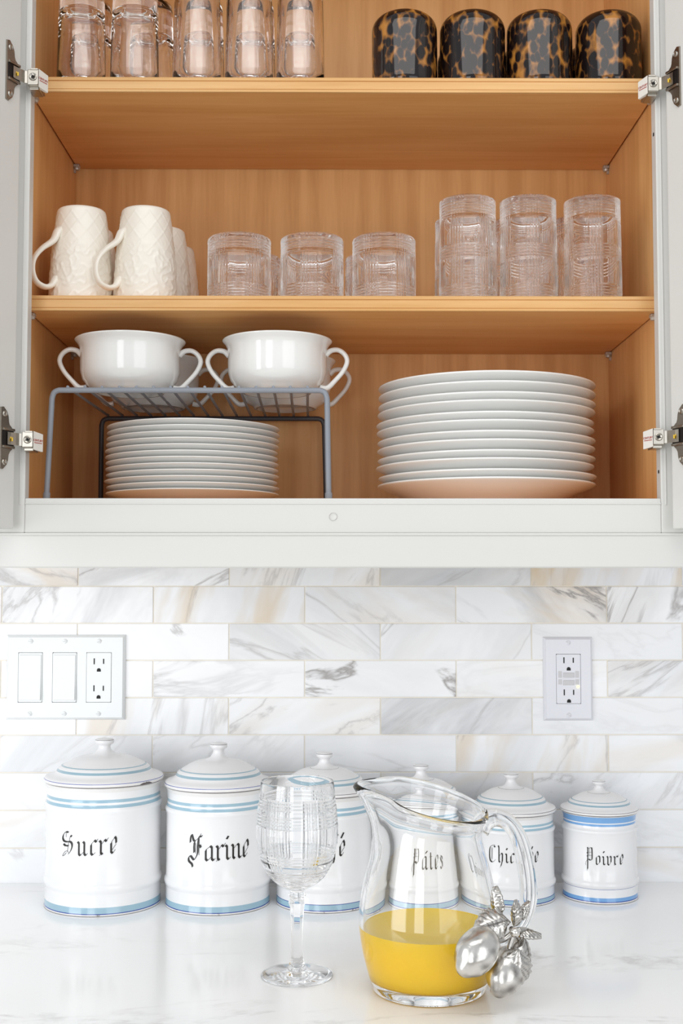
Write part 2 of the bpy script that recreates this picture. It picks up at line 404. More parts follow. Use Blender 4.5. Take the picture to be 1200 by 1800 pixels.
# shelves with edge band and clear pins
def shelf(z):
    s = cpart('shelf', (-INT + .0020, -0.2755, z - .0172), (INT - .0020, -0.0118, z), M['wood_h'], 0.0006)
    bm = bmesh.new()
    prof = [(-.2745, -.0176), (-.2772, -.0176), (-.2778, -.0170), (-.2778, -.0150), (-.2772, -.0145), (-.2762, -.0142), (-.2770, -.0137), (-.2770, -.0052), (-.2758, -.0047), (-.2758, -.0043), (-.2772, -.0038), (-.2775, -.0010), (-.2768, 0.0), (-.2745, 0.0)]
    A = [bm.verts.new((-INT + .0020, y, z + h)) for y, h in prof]; B = [bm.verts.new((INT - .0020, y, z + h)) for y, h in prof]
    for i in range(len(A)): bm.faces.new((A[i], A[(i + 1) % len(A)], B[(i + 1) % len(A)], B[i]))
    bm.faces.new(A); bm.faces.new(B[::-1])
    link('edge_band', bm, M['wood_edge'], s)
    for sx in (-1, 1):
        for y in (-.262, -.028):
            bm = bmesh.new(); box(bm, (-.004, -.005, -.0035), (.004, .005, .0), .0008)
            box(bm, (-.0040, -.0012, -.011), (-.0012, .0012, -.0), 0)
            lathe(bm, [(0, -.0075), (.0034, -.007), (.004, -.005), (.004, -.002), (.003, 0)], 12)
            if sx > 0: bmesh.ops.transform(bm, matrix=Matrix.Scale(-1, 4, (1, 0, 0)), verts=bm.verts)
            bmesh.ops.transform(bm, matrix=Matrix.Translation((sx * (INT - .0042), y, z - .0176)), verts=bm.verts)
            link('shelf_pin', bm, M['pin'], s)
    return s
shelf(S1); shelf(S2)
# doors, opened 115 degrees
DA = radians(115)
def W(s, a, b, z):   # along the door from its hinge edge, out of its inner face, height
    dx, dy = cos(DA), -sin(DA); nx, ny = sin(DA), cos(DA)
    return Vector((-s * (-.3585 + dx * a + nx * b), -.3325 + dy * a + ny * b, z))
def door(s):
    Zb, Zt = 1.3725, TOPZ - .006; L = .362
    d = None
    def slab(name, a0, a1, b0, b1, z0, z1, parent, bev=.0015):
        bm = bmesh.new(); box(bm, (a0, b0, z0), (a1, b1, z1), bev)
        for v in bm.verts: v.co = W(s, *v.co)
        o = link(name, bm, M['paint'])
        if parent is None: adopt(o)
        else: o.parent = parent
        return o
    root = slab('door', 0, .058, -.0195, 0, Zb, Zt, None)
    slab('door_stile', L - .058, L, -.0195, 0, Zb, Zt, root)
    slab('door_rail', .058, L - .058, -.0195, 0, Zb, Zb + .058, root)
    slab('door_rail', .058, L - .058, -.0195, 0, Zt - .058, Zt, root)
    slab('door_panel', .054, L - .054, -.0135, -.0065, Zb + .054, Zt - .054, root, 0)
    return root
def hinge(s, z):
    sx = s
    def tr(bm, f):
        for v in bm.verts: v.co = f(v.co)
    fdoor = lambda c: W(s, c.x, c.y, z + c.z)
    ffr = lambda c: Vector((s * c.x, c.y, z + c.z))
    # mounting block on the stile edge (x grows outwards from the cabinet centre before mirroring)
    bm = bmesh.new(); box(bm, (.3388, -.3345, -.0085), (.3508, -.300, .0085), .0008)
    box(bm, (.3390, -.3355, .0078), (.3475, -.3300, .0094), .0003)
    box(bm, (.3395, -.328, -.0118), (.3500, -.306, -.0083), .0006); tr(bm, ffr)
    h = adopt(link('hinge', bm, M['nickel_light']))
    bm = bmesh.new(); lathe(bm, [(0, .0004), (.0012, .0004), (.0034, .0014), (.0042, .0010), (.0045, 0)], 20)
    bmesh.ops.transform(bm, matrix=Matrix.Translation((.3445, -.3345, 0)) @ Matrix.Rotation(pi / 2, 4, 'X'), verts=bm.verts); tr(bm, ffr)
    sc_ = link('screw', bm, M['nickel_light'], h, True, sharp=40)
    bm = bmesh.new()
    for an in (.3, .3 + pi / 2):
        box(bm, (-.0017, -.0004, -.0003), (.0017, .0004, .0003), 0, mtx=Matrix.Translation((.3445, -.3359, 0)) @ Matrix.Rotation(an, 4, 'Y') @ Matrix.Rotation(pi / 2, 4, 'X'))
    tr(bm, ffr); o = link('screw_slot', bm, M['black'], h)
    # arm that bridges to the cup
    bm = bmesh.new(); pa = [(.3500, -.3330), (.3535, -.3345), (.3560, -.3385), (.3600, -.3440), (.3622, -.3490)]
    for i in range(len(pa) - 1):
        (x0, y0), (x1, y1) = pa[i], pa[i + 1]
        vs = [bm.verts.new((x, y + t_, zz)) for (x, y) in ((x0, y0), (x1, y1)) for t_ in (0, .0016) for zz in (-.0068, .0068)]
        for f in ((0, 1, 3, 2), (4, 6, 7, 5), (0, 4, 5, 1), (2, 3, 7, 6), (0, 2, 6, 4), (1, 5, 7, 3)): bm.faces.new([vs[k] for k in f])
    tr(bm, ffr); link('hinge_arm', bm, M['nickel_light'], h)
    bm = bmesh.new(); box(bm, (-.0008, -.0008, -.0030), (.0008, .0008, .0012), .0004)
    box(bm, (-.0008, .0012, -.0002), (.0008, .0026, .0022), .0004)
    tr(bm, lambda c: Vector((s * (.3585 + c.y), -.3440 + c.x, z + c.z))); link('grease_dab', bm, M['yellow'], h)
    # cup plate on the door: winged outline with a raised round pocket
    bm = bmesh.new(); out = []
    R = .0165
    top = [(.0255, .033), (.0205, .034), (.0150, .029), (.0128, .024), (.0120, .018)]
    cx_ = .0185
    arc = [(cx_ - R * cos(radians(a)), R * sin(radians(a)) * 1.02) for a in range(62, -63, -8)]
    bot = [(.0120, -.018), (.0128, -.024), (.0150, -.029), (.0205, -.034), (.0255, -.033)]
    outl = top + arc + bot
    A = [bm.verts.new((x, .0002, zz)) for x, zz in outl]; B = [bm.verts.new((x + (.0006 if x < .024 else -.0004), .0020, zz * .985)) for x, zz in outl]
    n = len(A); bm.faces.new(B)
    for i in range(n): bm.faces.new((A[i], A[(i + 1) % n], B[(i + 1) % n], B[i]))
    for zz in (-.0095, .0095): box(bm, (.0045, .0015, zz - .0015), (.0235, .0042, zz + .0015), .0008)
    tr(bm, fdoor); cp = link('hinge_cup', bm, M['nickel'], h, True, sharp=35)
    bm = bmesh.new(); box(bm, (.0055, .0018, -.0078), (.0235, .0026, .0078), .0002); tr(bm, fdoor); link('cup_pocket', bm, M['dark_metal'], h)
    for zz in (-.026, .026):
        bm = bmesh.new(); lathe(bm, [(0, .0006), (.0011, .0005), (.0026, .0013), (.0034, .0004), (.0035, 0)], 16)
        tr(bm, lambda c: W(s, .0195 + c.x, .0020 + c.z, z + zz + c.y)); link('screw', bm, M['nickel_light'], h, True, sharp=40)
    # sticker wedge behind the block
    bm = bmesh.new()
    q = [(.3384, -.3335), (.3312, -.3195), (.3335, -.3180), (.3388, -.3235)]
    A = [bm.verts.new((x, y, -.0105 + (.0 if i in (0, 3) else -.0015))) for i, (x, y) in enumerate(q)]; B = [bm.verts.new((x, y, .0095 - (.0 if i in (0, 3) else .0022))) for i, (x, y) in enumerate(q)]
    bm.faces.new(A); bm.faces.new(B[::-1])
    for i in range(4): bm.faces.new((A[i], A[(i + 1) % 4], B[(i + 1) % 4], B[i]))
    tr(bm, ffr); st = link('sticker', bm, M['sticker'], h)
    # red print on the sticker
    d = Vector((-.0072, .0140, 0)).normalized(); d.x *= s
    if s > 0: d = -d     # read from left to right
    nrm = Vector((-.8892 * s, -.4573, 0)); mid = Vector((s * .33485, -.3266, z - .0003)) + nrm * .00025
    # read along the receding face
    up = Vector((0, 0, 1)); ex = -up.cross(nrm) * -1
    mt = Matrix((ex, up, nrm)).transposed().to_4x4(); mt.translation = mid
    tx = text_mesh('sticker_lettering', 'CENTURY', .0034, M['red'], h, mt)
    bm = bmesh.new(); box(bm, (-.0062, -.0030, -.0001), (.0062, -.0023, .0001), 0, mtx=mt)
    link('sticker_line', bm, M['red'], h)
    return h
for s, zs in ((-1, (1.4700, 1.8745)), (1, (1.4735, 1.8690))):
    door(s)
    for z in zs: hinge(s, z)
# small screw holes with worn paint on the stile edge
for (x, z) in ((.3508, 1.4375), (.3508, 1.8205)):
    bm = bmesh.new(); box(bm, (x - .0006, -.3100, z - .0018), (x + .0003, -.3075, z + .0018), 0)
    adopt(link('screw_hole', bm, M['black']))

# ------------------------------------------------------------------ outlets
def rrect(bm, cx, cz, w_, h_, y0, y1, bev=.0006, r=.0015, mtx=None):
    pts = []
    for (sx, sz, a0) in ((1, 1, 0), (-1, 1, 90), (-1, -1, 180), (1, -1, 270)):
        for k in range(4):
            a = radians(a0 + k * 30); pts.append((cx + sx * (w_ / 2 - r) + r * cos(a), cz + sz * (h_ / 2 - r) + r * sin(a)))
    A = [bm.verts.new((x, y0, z)) for x, z in pts]
    B = [bm.verts.new((x, y1 + bev, z)) for x, z in pts]
    Cc = [bm.verts.new((cx + (x - cx) * (1 - 2 * bev / w_), y1, cz + (z - cz) * (1 - 2 * bev / h_))) for x, z in pts]
    n = len(pts); bm.faces.new(A); bm.faces.new(Cc[::-1])
    for P, Q in ((A, B), (B, Cc)):
        for i in range(n): bm.faces.new((P[i], P[(i + 1) % n], Q[(i + 1) % n], Q[i]))
def wallplate(name, cx, cz, w_, h_, mat, holes):
    root = empty(name, (cx, 0, cz))
    bm = bmesh.new()
    y0, y1 = -.0002, -.0062
    # plate as a grid with openings
    xs = sorted({-w_ / 2, w_ / 2} | {c for a, b in holes for c in (a, b)}); hz = .0335
    def pane(xa, xb, za, zb): box(bm, (xa, y1 + .0005, za), (xb, y0, zb), 0)
    b_ = .0035
    ow = [(-w_ / 2, -h_ / 2), (w_ / 2, -h_ / 2), (w_ / 2, h_ / 2), (-w_ / 2, h_ / 2)]
    O0 = [bm.verts.new((x, y0, z)) for x, z in ow]; O1 = [bm.verts.new((x * (1 - .0012 * 2 / w_), y1 + .003, z * (1 - .0012 * 2 / h_))) for x, z in ow]
    O2 = [bm.verts.new((x * (1 - 2 * b_ / w_), y1, z * (1 - 2 * b_ / h_))) for x, z in ow]
    for P, Q in ((O0, O1), (O1, O2)):
        for i in range(4): bm.faces.new((P[i], P[(i + 1) % 4], Q[(i + 1) % 4], Q[i]))
    # front face pieces
    cols = [-w_ / 2 + b_] + [c for ab in holes for c in ab] + [w_ / 2 - b_]
    H2 = h_ / 2 - b_
    def quad(xa, xb, za, zb):
        bm.faces.new([bm.verts.new(p) for p in ((xa, y1, za), (xb, y1, za), (xb, y1, zb), (xa, y1, zb))])
    for i in range(0, len(cols), 2): quad(cols[i], cols[i + 1], -H2, H2)
    for a, b in holes:
        quad(a, b, hz, H2); quad(a, b, -H2, -hz)
        for (p, q) in (((a, -hz), (a, hz)), ((b, -hz), (b, hz)), ((a, hz), (b, hz)), ((a, -hz), (b, -hz))):
            bm.faces.new([bm.verts.new(v) for v in ((p[0], y1, p[1]), (q[0], y1, q[1]), (q[0], y0, q[1]), (p[0], y0, p[1]))])
    link('cover_plate', bm, mat, root)
    for a, b in holes:
        for sz in (-1, 1):
            bm = bmesh.new(); lathe(bm, [(0, .0012), (.0020, .0011), (.0031, .0004), (.0033, 0)], 18)
            bmesh.ops.transform(bm, matrix=Matrix.Translation(((a + b) / 2, y1, sz * .0485)) @ Matrix.Rotation(pi / 2, 4, 'X'), verts=bm.verts)
            so = link('screw', bm, mat, root, True, sharp=50)
            bm = bmesh.new(); box(bm, (-.0031, -.00145, -.0003), (.0031, -.0010, .0003), 0, mtx=Matrix.Translation(((a + b) / 2, y1, sz * .0485)) @ Matrix.Rotation(rnd.uniform(-.7, .7), 4, 'Y'))
            link('screw_slot', bm, M['grey_plastic'], so)
    return root
def rocker(root, a, b):
    bm = bmesh.new(); rrect(bm, (a + b) / 2, 0, b - a - .0008, .066, -.0004, -.0066); fr = link('rocker_frame', bm, M['plastic'], root)
    bm = bmesh.new(); x0, x1 = a + .0022, b - .0022; z0, z1 = -.0305, .0305
    pr_ = [(z0, -.0072), (z0 + .0008, -.0105), (-.001, -.0082), (z1 - .0008, -.0078), (z1, -.0066), (z1, -.005), (z0, -.005)]
    A = [bm.verts.new((x0, y, z)) for z, y in pr_]; B = [bm.verts.new((x1, y, z)) for z, y in pr_]
    for i in range(len(A)): bm.faces.new((A[i], A[(i + 1) % len(A)], B[(i + 1) % len(A)], B[i]))
    bm.faces.new(A); bm.faces.new(B[::-1]); link('rocker_switch', bm, M['plastic'], root)
def sockets(parent, cx, yf, dz):
    for sz in (-1, 1):
        cz = sz * dz
        for dx, hh in ((-.0063, .0040), (.0063, .0034)):
            bm = bmesh.new(); box(bm, (cx + dx - .0008, yf - .0002, cz + .0035 - hh), (cx + dx + .0008, yf + .001, cz + .0035 + hh), 0); link('blade_slot', bm, M['black'], parent)
        bm = bmesh.new(); pts = [(cx + .0027 * cos(radians(a)), cz - .0083 + .0027 * sin(radians(a))) for a in range(0, 181, 20)] + [(cx - .0027, cz - .0103), (cx + .0027, cz - .0103)]
        prism(bm, pts, yf - .0002, yf + .001); link('ground_slot', bm, M['black'], parent)
h0 = [(-.0635, -.0305), (-.0175, .0155), (.0280, .0620)]
sw = wallplate('switch_plate', -.3713, 1.1873, .1603, .1140, M['plastic'], h0)
tag(sw, 'white triple wall plate with two rocker switches and a double outlet', 'wall switch')
rocker(sw, *h0[0]); rocker(sw, *h0[1])
bm = bmesh.new(); rrect(bm, .0450, 0, .0332, .0662, -.0004, -.0068); rc = link('receptacle', bm, M['plastic'], sw); sockets(rc, .0450, -.0068, .0180)
h1 = [(-.0167, .0167)]
gf = wallplate('outlet_plate', .3057, 1.1850, .0668, .1125, M['plastic2'], h1)
tag(gf, 'white single wall outlet with test buttons and a small lit yellow lamp', 'outlet')
bm = bmesh.new(); rrect(bm, 0, 0, .0326, .0662, -.0004, -.0068); rc = link('receptacle', bm, M['plastic2'], gf); sockets(rc, .0002, -.0068, .0215)
for zc in (.0050, -.0050):
    bm = bmesh.new(); rrect(bm, 0, zc, .0150, .0066, -.006, -.0078, .0004, .0004); link('test_button', bm, M['grey_plastic'], gf)
for sx in (-1, 1):
    for zc, hh in ((.006, .009), (-.004, .007)):
        bm = bmesh.new(); box(bm, (sx * .0115 - .0026, -.00695, zc - hh / 2), (sx * .0115 + .0026, -.0064, zc + hh / 2), 0); link('printed_mark', bm, M['grey_plastic'], gf)
bm = bmesh.new(); lathe(bm, [(0, .0012), (.0012, .0009), (.0018, 0)], 14)
bmesh.ops.transform(bm, matrix=Matrix.Translation((.0125, -.0070, -.0105)) @ Matrix.Rotation(pi / 2, 4, 'X'), verts=bm.verts); link('indicator_lamp', bm, M['led'], gf, True)

# ------------------------------------------------------------------ plates
def plate_proto(R, H, name, foot=.56):
    th = .0032
    pr_ = [(0, .0035), (R * foot * .88, .0035), (R * foot * .9, .0008), (R * foot * .93, 0), (R * foot * .985, 0), (R * foot * 1.0, .0010), (R * foot * 1.02, .0048),
           (R * (foot + .10), H * .36), (R * .84, H * .66), (R * .95, H * .875), (R * .985, H * .955), (R * .997, H * .985), (R, H * 1.01), (R * .998, H * 1.045),
           (R * .988, H * 1.06), (R * .95, H * .875 + th), (R * .84, H * .66 + th), (R * (foot + .13), H * .36 + th * 1.0), (R * (foot + .035), .0040 + th), (R * foot, .0036 + th), (R * foot * .8, .0034 + th), (0, .0034 + th)]
    bm = bmesh.new(); lathe(bm, pr_, 96); return link(name, bm, M['plate'], None, True)
ORD = ['topmost', 'second from the top', 'third from the top', 'fourth from the top', 'fifth from the top', 'sixth from the top',
       'sixth from the bottom', 'fifth from the bottom', 'fourth from the bottom', 'third from the bottom', 'second from the bottom', 'bottom one']
def stack(name, R, H, foot, cx, cy_, z0, pitch, what, group, jit, pits=None):
    p0 = plate_proto(R, H, name, foot)
    r_ = random.Random(5); z = z0
    for i in range(12):
        lab = f'{what}, {ORD[11 - i]}'
        o = p0 if i == 0 else dup(p0)
        o.location = (cx + (r_.uniform(-jit, jit)), cy_ + r_.uniform(-jit, jit) * .6, z)
        o.rotation_euler = (0, 0, r_.uniform(0, 6))
        tag(o, lab, 'plate', group)
        z += pitch * (pits[i] if pits else 1)
pl = [.85, 1.15, .85, 1.1, .9, 1.15, .85, 1.2, .85, 1.15, 1.05, .9]
k_ = 11 / sum(pl[:11]); pl = [x * k_ for x in pl]
stack('dinner_plate', .1342, .0285, .62, .1775, -.150, FZ, .01105, 'large white dinner plate in the tall stack', 'large plates stacked on the cabinet floor', .0016, pl)
stack('salad_plate', .1063, .0180, .62, -.1855, -.152, FZ, .00738, 'smaller white plate in the stack under the wire rack', 'smaller plates stacked under the wire rack', .0014)

# ------------------------------------------------------------------ wire rack
rk = empty('wire_shelf_rack', (-.178, -.15, FZ))
tag(rk, 'grey coated wire shelf rack standing over the stack of smaller plates', 'wire rack')
def rkobj(name, bm, mat): 
    o = link(name, bm, mat, rk, True, sharp=60); o.matrix_parent_inverse = Matrix.Translation(-rk.location); return o
def legframe(y, xl, xr, fl, fr, zt, r, mat, foot=True):
    c = .008; zb = FZ + .001
    pts = [(fl, y, zb), (xl, y, zt - c * 1.2), (xl + c * .3, y, zt - c * .35), (xl + c, y, zt), (xr - c, y, zt), (xr - c * .3, y, zt - c * .35), (xr, y, zt - c * 1.2), (fr, y, zb)]
    P = [Vector(p) for p in pts]; bm = bmesh.new()
    dense = [P[0]]
    dense += spline(P[1:4], 4); dense += spline(P[4:7], 4); dense.append(P[7])
    tube(bm, dense, r, 12, up=(0, 1, 0)); o = rkobj('leg_frame', bm, mat)
    for x, xt in ((fl, xl), (fr, xr)):
        bm = bmesh.new(); q0 = Vector((x, y, FZ)); q1 = q0 + (Vector((xt, y, zt)) - q0).normalized() * .013
        tube(bm, [q0, q0 + (q1 - q0) * .9, q1], [r * 1.3, r * 1.3, r * 1.1], 12); link('rubber_foot', bm, mat, o, True, sharp=60)
    return o
ZR = 1.5353
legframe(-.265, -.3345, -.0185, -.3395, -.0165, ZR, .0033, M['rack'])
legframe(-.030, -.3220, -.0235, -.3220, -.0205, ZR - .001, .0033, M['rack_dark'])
for i in range(15):
    x = -.3165 + i * .01965; xb = -.3165 + (x + .3165) * .975 + .003
    bm = bmesh.new()
    P = spline([(x, -.2660, ZR + .0005), (x, -.2640, ZR + .0036), (x + .0003, -.2560, ZR + .0032), ((x + xb) / 2, -.15, ZR + .0030), (xb, -.040, ZR + .0032), (xb, -.031, ZR + .0036), (xb, -.0285, ZR + .0005)], 5)
    tube(bm, P, .0017, 8); rkobj('cross_wire', bm, M['rack'])

# ------------------------------------------------------------------ two-handled bowls
def bowl_proto():
    root = empty('handled_bowl')
    o = [(0, .003), (.036, .003), (.037, .0), (.041, .0), (.0425, .003), (.0500, .007), (.0565, .0145), (.0595, .0240), (.0600, .036), (.0598, .047), (.0605, .054), (.0630, .0595), (.0660, .0628), (.0668, .0640), (.0664, .0650), (.0650, .0648)]
    i_ = [(.0622, .0625), (.0590, .058), (.0565, .050), (.0560, .030), (.0530, .0175), (.046, .0105), (.030, .0075), (0, .0072)]
    bm = bmesh.new(); lathe(bm, o + i_, 88); link('bowl_body', bm, M['porcelain'], root, True)
    for s in (-1, 1):
        P = spline([(.0585, 0, .0470), (.0650, 0, .0525), (.0740, 0, .0535), (.0820, 0, .0480), (.0850, 0, .0390), (.0800, 0, .0270), (.0700, 0, .0150), (.0610, 0, .0065), (.0520, 0, .0070)], 6)
        P = [Vector((s * p.x, 0, p.z)) for p in P]; bm = bmesh.new()
        tube(bm, P, lerp_list([.0040, .0033, .0031, .0030, .0030, .0029, .0030, .0034, .0036], len(P)), 12, 1.25)
        link('handle', bm, M['porcelain'], root, True)
    return root
bw = bowl_proto(); bw.scale = (.985, .985, .97); bw.location = (-.2545, -.2085, ZR + .0053); bw.rotation_euler = (0, 0, .05)
tag(bw, 'white two-handled bowl at the front of the wire rack, beside the cabinet side', 'bowl', 'two-handled bowls on the wire rack')
dup(bw, (-.0785, -.2085, ZR + .0053), -.04, 'white two-handled bowl at the front of the wire rack, nearer the tall plate stack')
dup(bw, (-.2460, -.0772, ZR + .0053), .03, 'white two-handled bowl behind the front bowl by the cabinet side')
dup(bw, (-.0740, -.0772, ZR + .0053), .0, 'white two-handled bowl at the back of the rack, its handle showing near the big plates')

# ------------------------------------------------------------------ mugs, upside down
def mug_proto():
    root = empty('mug'); H = .1135; bm = bmesh.new()
    def relief(z, a):
        h = 0.0
        if z > .052:     # trellis of crossing ribs
            u_ = a / (2 * pi) * 11; w_ = z / .0235
            for q in (u_ + w_, u_ - w_):
                d = abs(q - round(q)); h += max(0, 1 - d / .085) * .00055
            h *= min(1, (z - .052) / .008) * (1 if z < .106 else 0)
        if z < .075:     # leaf sprays
            p = Vector((cos(a) * 2.2, sin(a) * 2.2, z * 62)); n_ = noise.noise(p * 1.9); h2 = max(0, .20 - abs(n_)) * .0048
            h = max(h, h2 * min(1, (.075 - z) / .02)) * (1 if z > .004 else 0)
        return h
    prof = []
    n = 78
    for i in range(n + 1):
        z = H * .965 * i / n; t_ = z / H
        r = .0368 - .0022 * t_ - .0052 * max(0, t_ - .35) ** 1.3 * 2.1
        prof.append((r, z))
    rt = prof[-1][0]
    full = prof + [(rt - .0006, H * .982), (rt - .002, H * .994), (rt - .0045, H), (rt - .007, H * .997), (rt - .0085, H * .985), (0, H * .983)]
    inner = [(0, H * .955), (rt - .005, H * .95), (.0335, H * .5), (.0345, .0005), (.0360, 0)]
    def rf(r, z, a): return (r + (relief(z, a) if z < H * .96 and r > rt - .001 else 0), z)
    lathe(bm, [(.0360, 0)] + full, 200, rf)
    lathe(bm, inner, 64)
    link('mug_body', bm, M['cream'], root, True)
    P = spline([(-.0290, 0, .0860), (-.0330, 0, .0820), (-.0390, 0, .0700), (-.0540, 0, .0575), (-.0640, 0, .0440), (-.0660, 0, .0300), (-.0610, 0, .0180), (-.0500, 0, .0135), (-.0410, 0, .0165), (-.0365, 0, .0230), (-.0350, 0, .0280)], 6)
    bm = bmesh.new(); tube(bm, P, lerp_list([.0034, .0042, .0038, .0030, .0026, .0026, .0028, .0032, .0034, .0040, .003], len(P)), 14, 1.7); link('handle', bm, M['cream'], root, True)
    return root
mg = mug_proto(); mg.location = (-.3110, -.2270, S2); mg.rotation_euler = (0, 0, radians(46))
tag(mg, 'cream embossed mug upside down at the shelf front, beside the cabinet side', 'mug', 'cream embossed mugs on the middle shelf')
for (x, y, a, lab) in ((-.2345, -.2270, 40, 'cream embossed mug upside down at the shelf front, nearer the short glasses'),
                       (-.3180, -.1430, -70, 'cream mug directly behind the front mug by the cabinet side'),
                       (-.2270, -.1450, -28, 'cream mug second deep in the row nearer the short glasses'),
                       (-.2250, -.0620, -28, 'cream mug at the back of the shelf in the row nearer the short glasses')):
    dup(mg, (x, y, S2), radians(a), lab)

# ------------------------------------------------------------------ plaid cut glasses, upside down
def groove(x, pitch, n, w_=0.46):
    """depth 0..1 of n V cuts centred on 0"""
    if abs(x) > pitch * n / 2: return 0
    k = round(x / pitch - (.5 if n % 2 == 0 else 0)) + (.5 if n % 2 == 0 else 0)
    return max(0, 1 - abs(x / pitch - k) / w_)
def cut_glass(name, R0, R1, H, base, bands, ngrp, nline, cols=300, rows=84, depth=.0008, wall_=.0034):
    bm = bmesh.new(); P_ = .0035
    def cuts(z, a):
        per = 2 * pi / ngrp; q = (a + per / 2) % per - per / 2
        g = groove(q * R0, P_, nline); h_ = 0
        for (zc, n_) in bands: h_ = max(h_, groove(z - zc, P_, n_))
        return -max(g, h_, (g + h_) * .8) * depth
    zs = [.0012]
    while zs[-1] < H - .0034:
        z = zs[-1]; near = any(abs(z - zc) < P_ * n_ / 2 + .0006 for zc, n_ in bands)
        zs.append(z + (P_ / 6 if near else .0022))
    prof = [(R0 + (R1 - R0) * z / H, z) for z in zs]
    lo = min(R0, R1) - .0002
    def rf(r, z, a): return (r + (cuts(z, a) if r > lo and .0013 < z < H - .003 else 0), z)
    full = [(R0 - wall_ * .5, 0), (R0 - .0008, .0003)] + prof + [(R1 - .0006, H - .0014), (R1 - .0018, H - .0003), (R1 - .0034, H), (R1 - .006, H - .0003), (R1 * .72, H - .0013), (0, H - .0017)]
    inner = [(0, H - base), (R1 * .5, H - base - .0004), (R1 - wall_ - .004, H - base - .0016), (R1 - wall_ - .001, H - base - .0045), (R1 - wall_, H - base - .009), (R0 - wall_ * .9, .002)]
    lathe(bm, full + inner, cols, rf, closed=False)
    lathe_close(bm, cols)
    return link(name, bm, M['crystal'], None, True)
def lathe_close(bm, cols):
    bm.edges.ensure_lookup_table()
    be = [e for e in bm.edges if e.is_boundary]
    if be: bmesh.ops.bridge_loops(bm, edges=be)
rg = cut_glass('short_glass', .0378, .0376, .0790, .0165, [(.0105, 5), (.0640, 5)], 6, 6, 420, 60)
tag(rg, 'short plaid-cut glass at the shelf front, beside the cream mugs', 'glass', 'short cut glasses on the middle shelf')
rg.location = (-.1231, -.2285, S2)
for (x, y, a, lab) in ((-.0367, -.2285, 26, 'short plaid-cut glass, middle one of the front three'), (.0488, -.2285, 4, 'short plaid-cut glass at the shelf front, beside the tall cut glasses'),
                       (-.1150, -.1440, 15, 'short plaid-cut glass behind the front one beside the mugs'), (-.0368, -.1440, 40, 'short plaid-cut glass behind the middle one of the front three'), (.0410, -.1440, 33, 'short plaid-cut glass behind the front one beside the tall glasses')):
    dup(rg, (x, y, S2), radians(a), lab)
hg = cut_glass('highball_glass', .0346, .0334, .1252, .0200, [(.0105, 5), (.0580, 5), (.1080, 6)], 6, 5, 384, 92)
tag(hg, 'tall plaid-cut glass at the shelf front, beside the short glasses', 'glass', 'tall cut glasses on the middle shelf')
hg.location = (.1484, -.2290, S2); hg.rotation_euler = (0, 0, .05)
for (x, y, a, lab) in ((.2205, -.2290, 30, 'tall plaid-cut glass, middle one of the front three'), (.2970, -.2290, 24, 'tall plaid-cut glass at the shelf front, beside the cabinet side'),
                       (.1500, -.1500, 12, 'tall plaid-cut glass behind the front one beside the short glasses'), (.2240, -.1500, 0, 'tall plaid-cut glass behind the middle tall one'), (.2960, -.1500, 45, 'tall plaid-cut glass behind the front one by the cabinet side')):
    dup(hg, (x, y, S2), radians(a), lab)

# ------------------------------------------------------------------ top shelf tumblers
def tall_proto(name, floor_z, H, taper):
    R0 = .0289; bm = bmesh.new(); seg = 72
    def rf(r, z, a): return (r + (.00018 * cos(8 * a)), z)
    R = lambda z: R0 - taper * (z / H) ** 1.4
    full = [(R0 - .0009, 0), (R0, .0012)] + [(R(z), z) for z in [H * i / 14 for i in range(1, 14)]] + [(R(H) - .001, H - .002), (R(H) - .004, H), (R(H) - .007, H - .0003), (0, H - .0014)]
    f = floor_z
    inner = [(0, f), (R(f) * .5, f - .0006), (R(f) - .0075, f - .003), (R(f) - .0048, f - .008), (R(f) - .0036, f - .02), (R(.02) - .0022, .02), (R0 - .0019, .0010)]
    lathe(bm, full + inner, seg, rf); lathe_close(bm, seg)
    return link(name, bm, M['tumbler'], None, True)
ta = tall_proto('tall_tumbler', .0985, .138, .0030)
tag(ta, 'tall clear tumbler at the top shelf front, standing against the cabinet side', 'glass', 'clear tumblers on the top shelf')
ta.location = (-.3118, -.2360, S1)
dup(ta, (-.2483, -.2360, S1), .4, 'tall clear tumbler at the top shelf front, second from the cabinet side')
for (x, y, lab) in ((-.3160, -.168, 'tall clear tumbler behind the front one standing against the cabinet side'), (-.2390, -.168, 'tall clear tumbler behind the second front tumbler from the cabinet side')):
    dup(ta, (x, y, S1), .9, lab)
tb = tall_proto('tall_tumbler', .1540, .166, .0035)
tag(tb, 'tall thick-based clear tumbler at the top shelf front, third from the cabinet side', 'glass', 'clear tumblers on the top shelf')
tb.location = (-.1742, -.2360, S1)
for (x, y, lab) in ((-.1120, -.2360, 'tall thick-based clear tumbler at the top shelf front, fourth from the cabinet side'), (-.0510, -.2360, 'clear tumbler at the front of the row, standing toward the tortoiseshell ones')):
    dup(tb, (x, y, S1), .7, lab)
for (x, y, lab) in ((-.1760, -.168, 'clear tumbler standing behind the third front tumbler'), (-.1120, -.168, 'clear tumbler standing behind the fourth front tumbler'), (-.0530, -.168, 'clear tumbler behind the end one toward the tortoiseshell tumblers')):
    dup(ta, (x, y, S1), .7, lab)
def tort_proto():
    bm = bmesh.new(); R = .0392; H = .0950; rc_ = .0200
    pr_ = [(R - .0030, .001), (R - .0012, 0), (R, .0012)] + [(R, (H - rc_) * i / 8) for i in range(1, 9)]
    pr_ += [(R - rc_ + rc_ * cos(radians(a)), H - rc_ + rc_ * .96 * sin(radians(a))) for a in range(9, 86, 9)] + [(R * .38, H - .0008), (R * .2, H - .0022), (0, H - .0028)]
    pr_ += [(0, H - .010), (R * .5, H - .0125), (R - .006, H - .026), (R - .0034, .01)]
    lathe(bm, pr_, 72); lathe_close(bm, 72); return link('tortoiseshell_tumbler', bm, M['tortoise'], None, True)
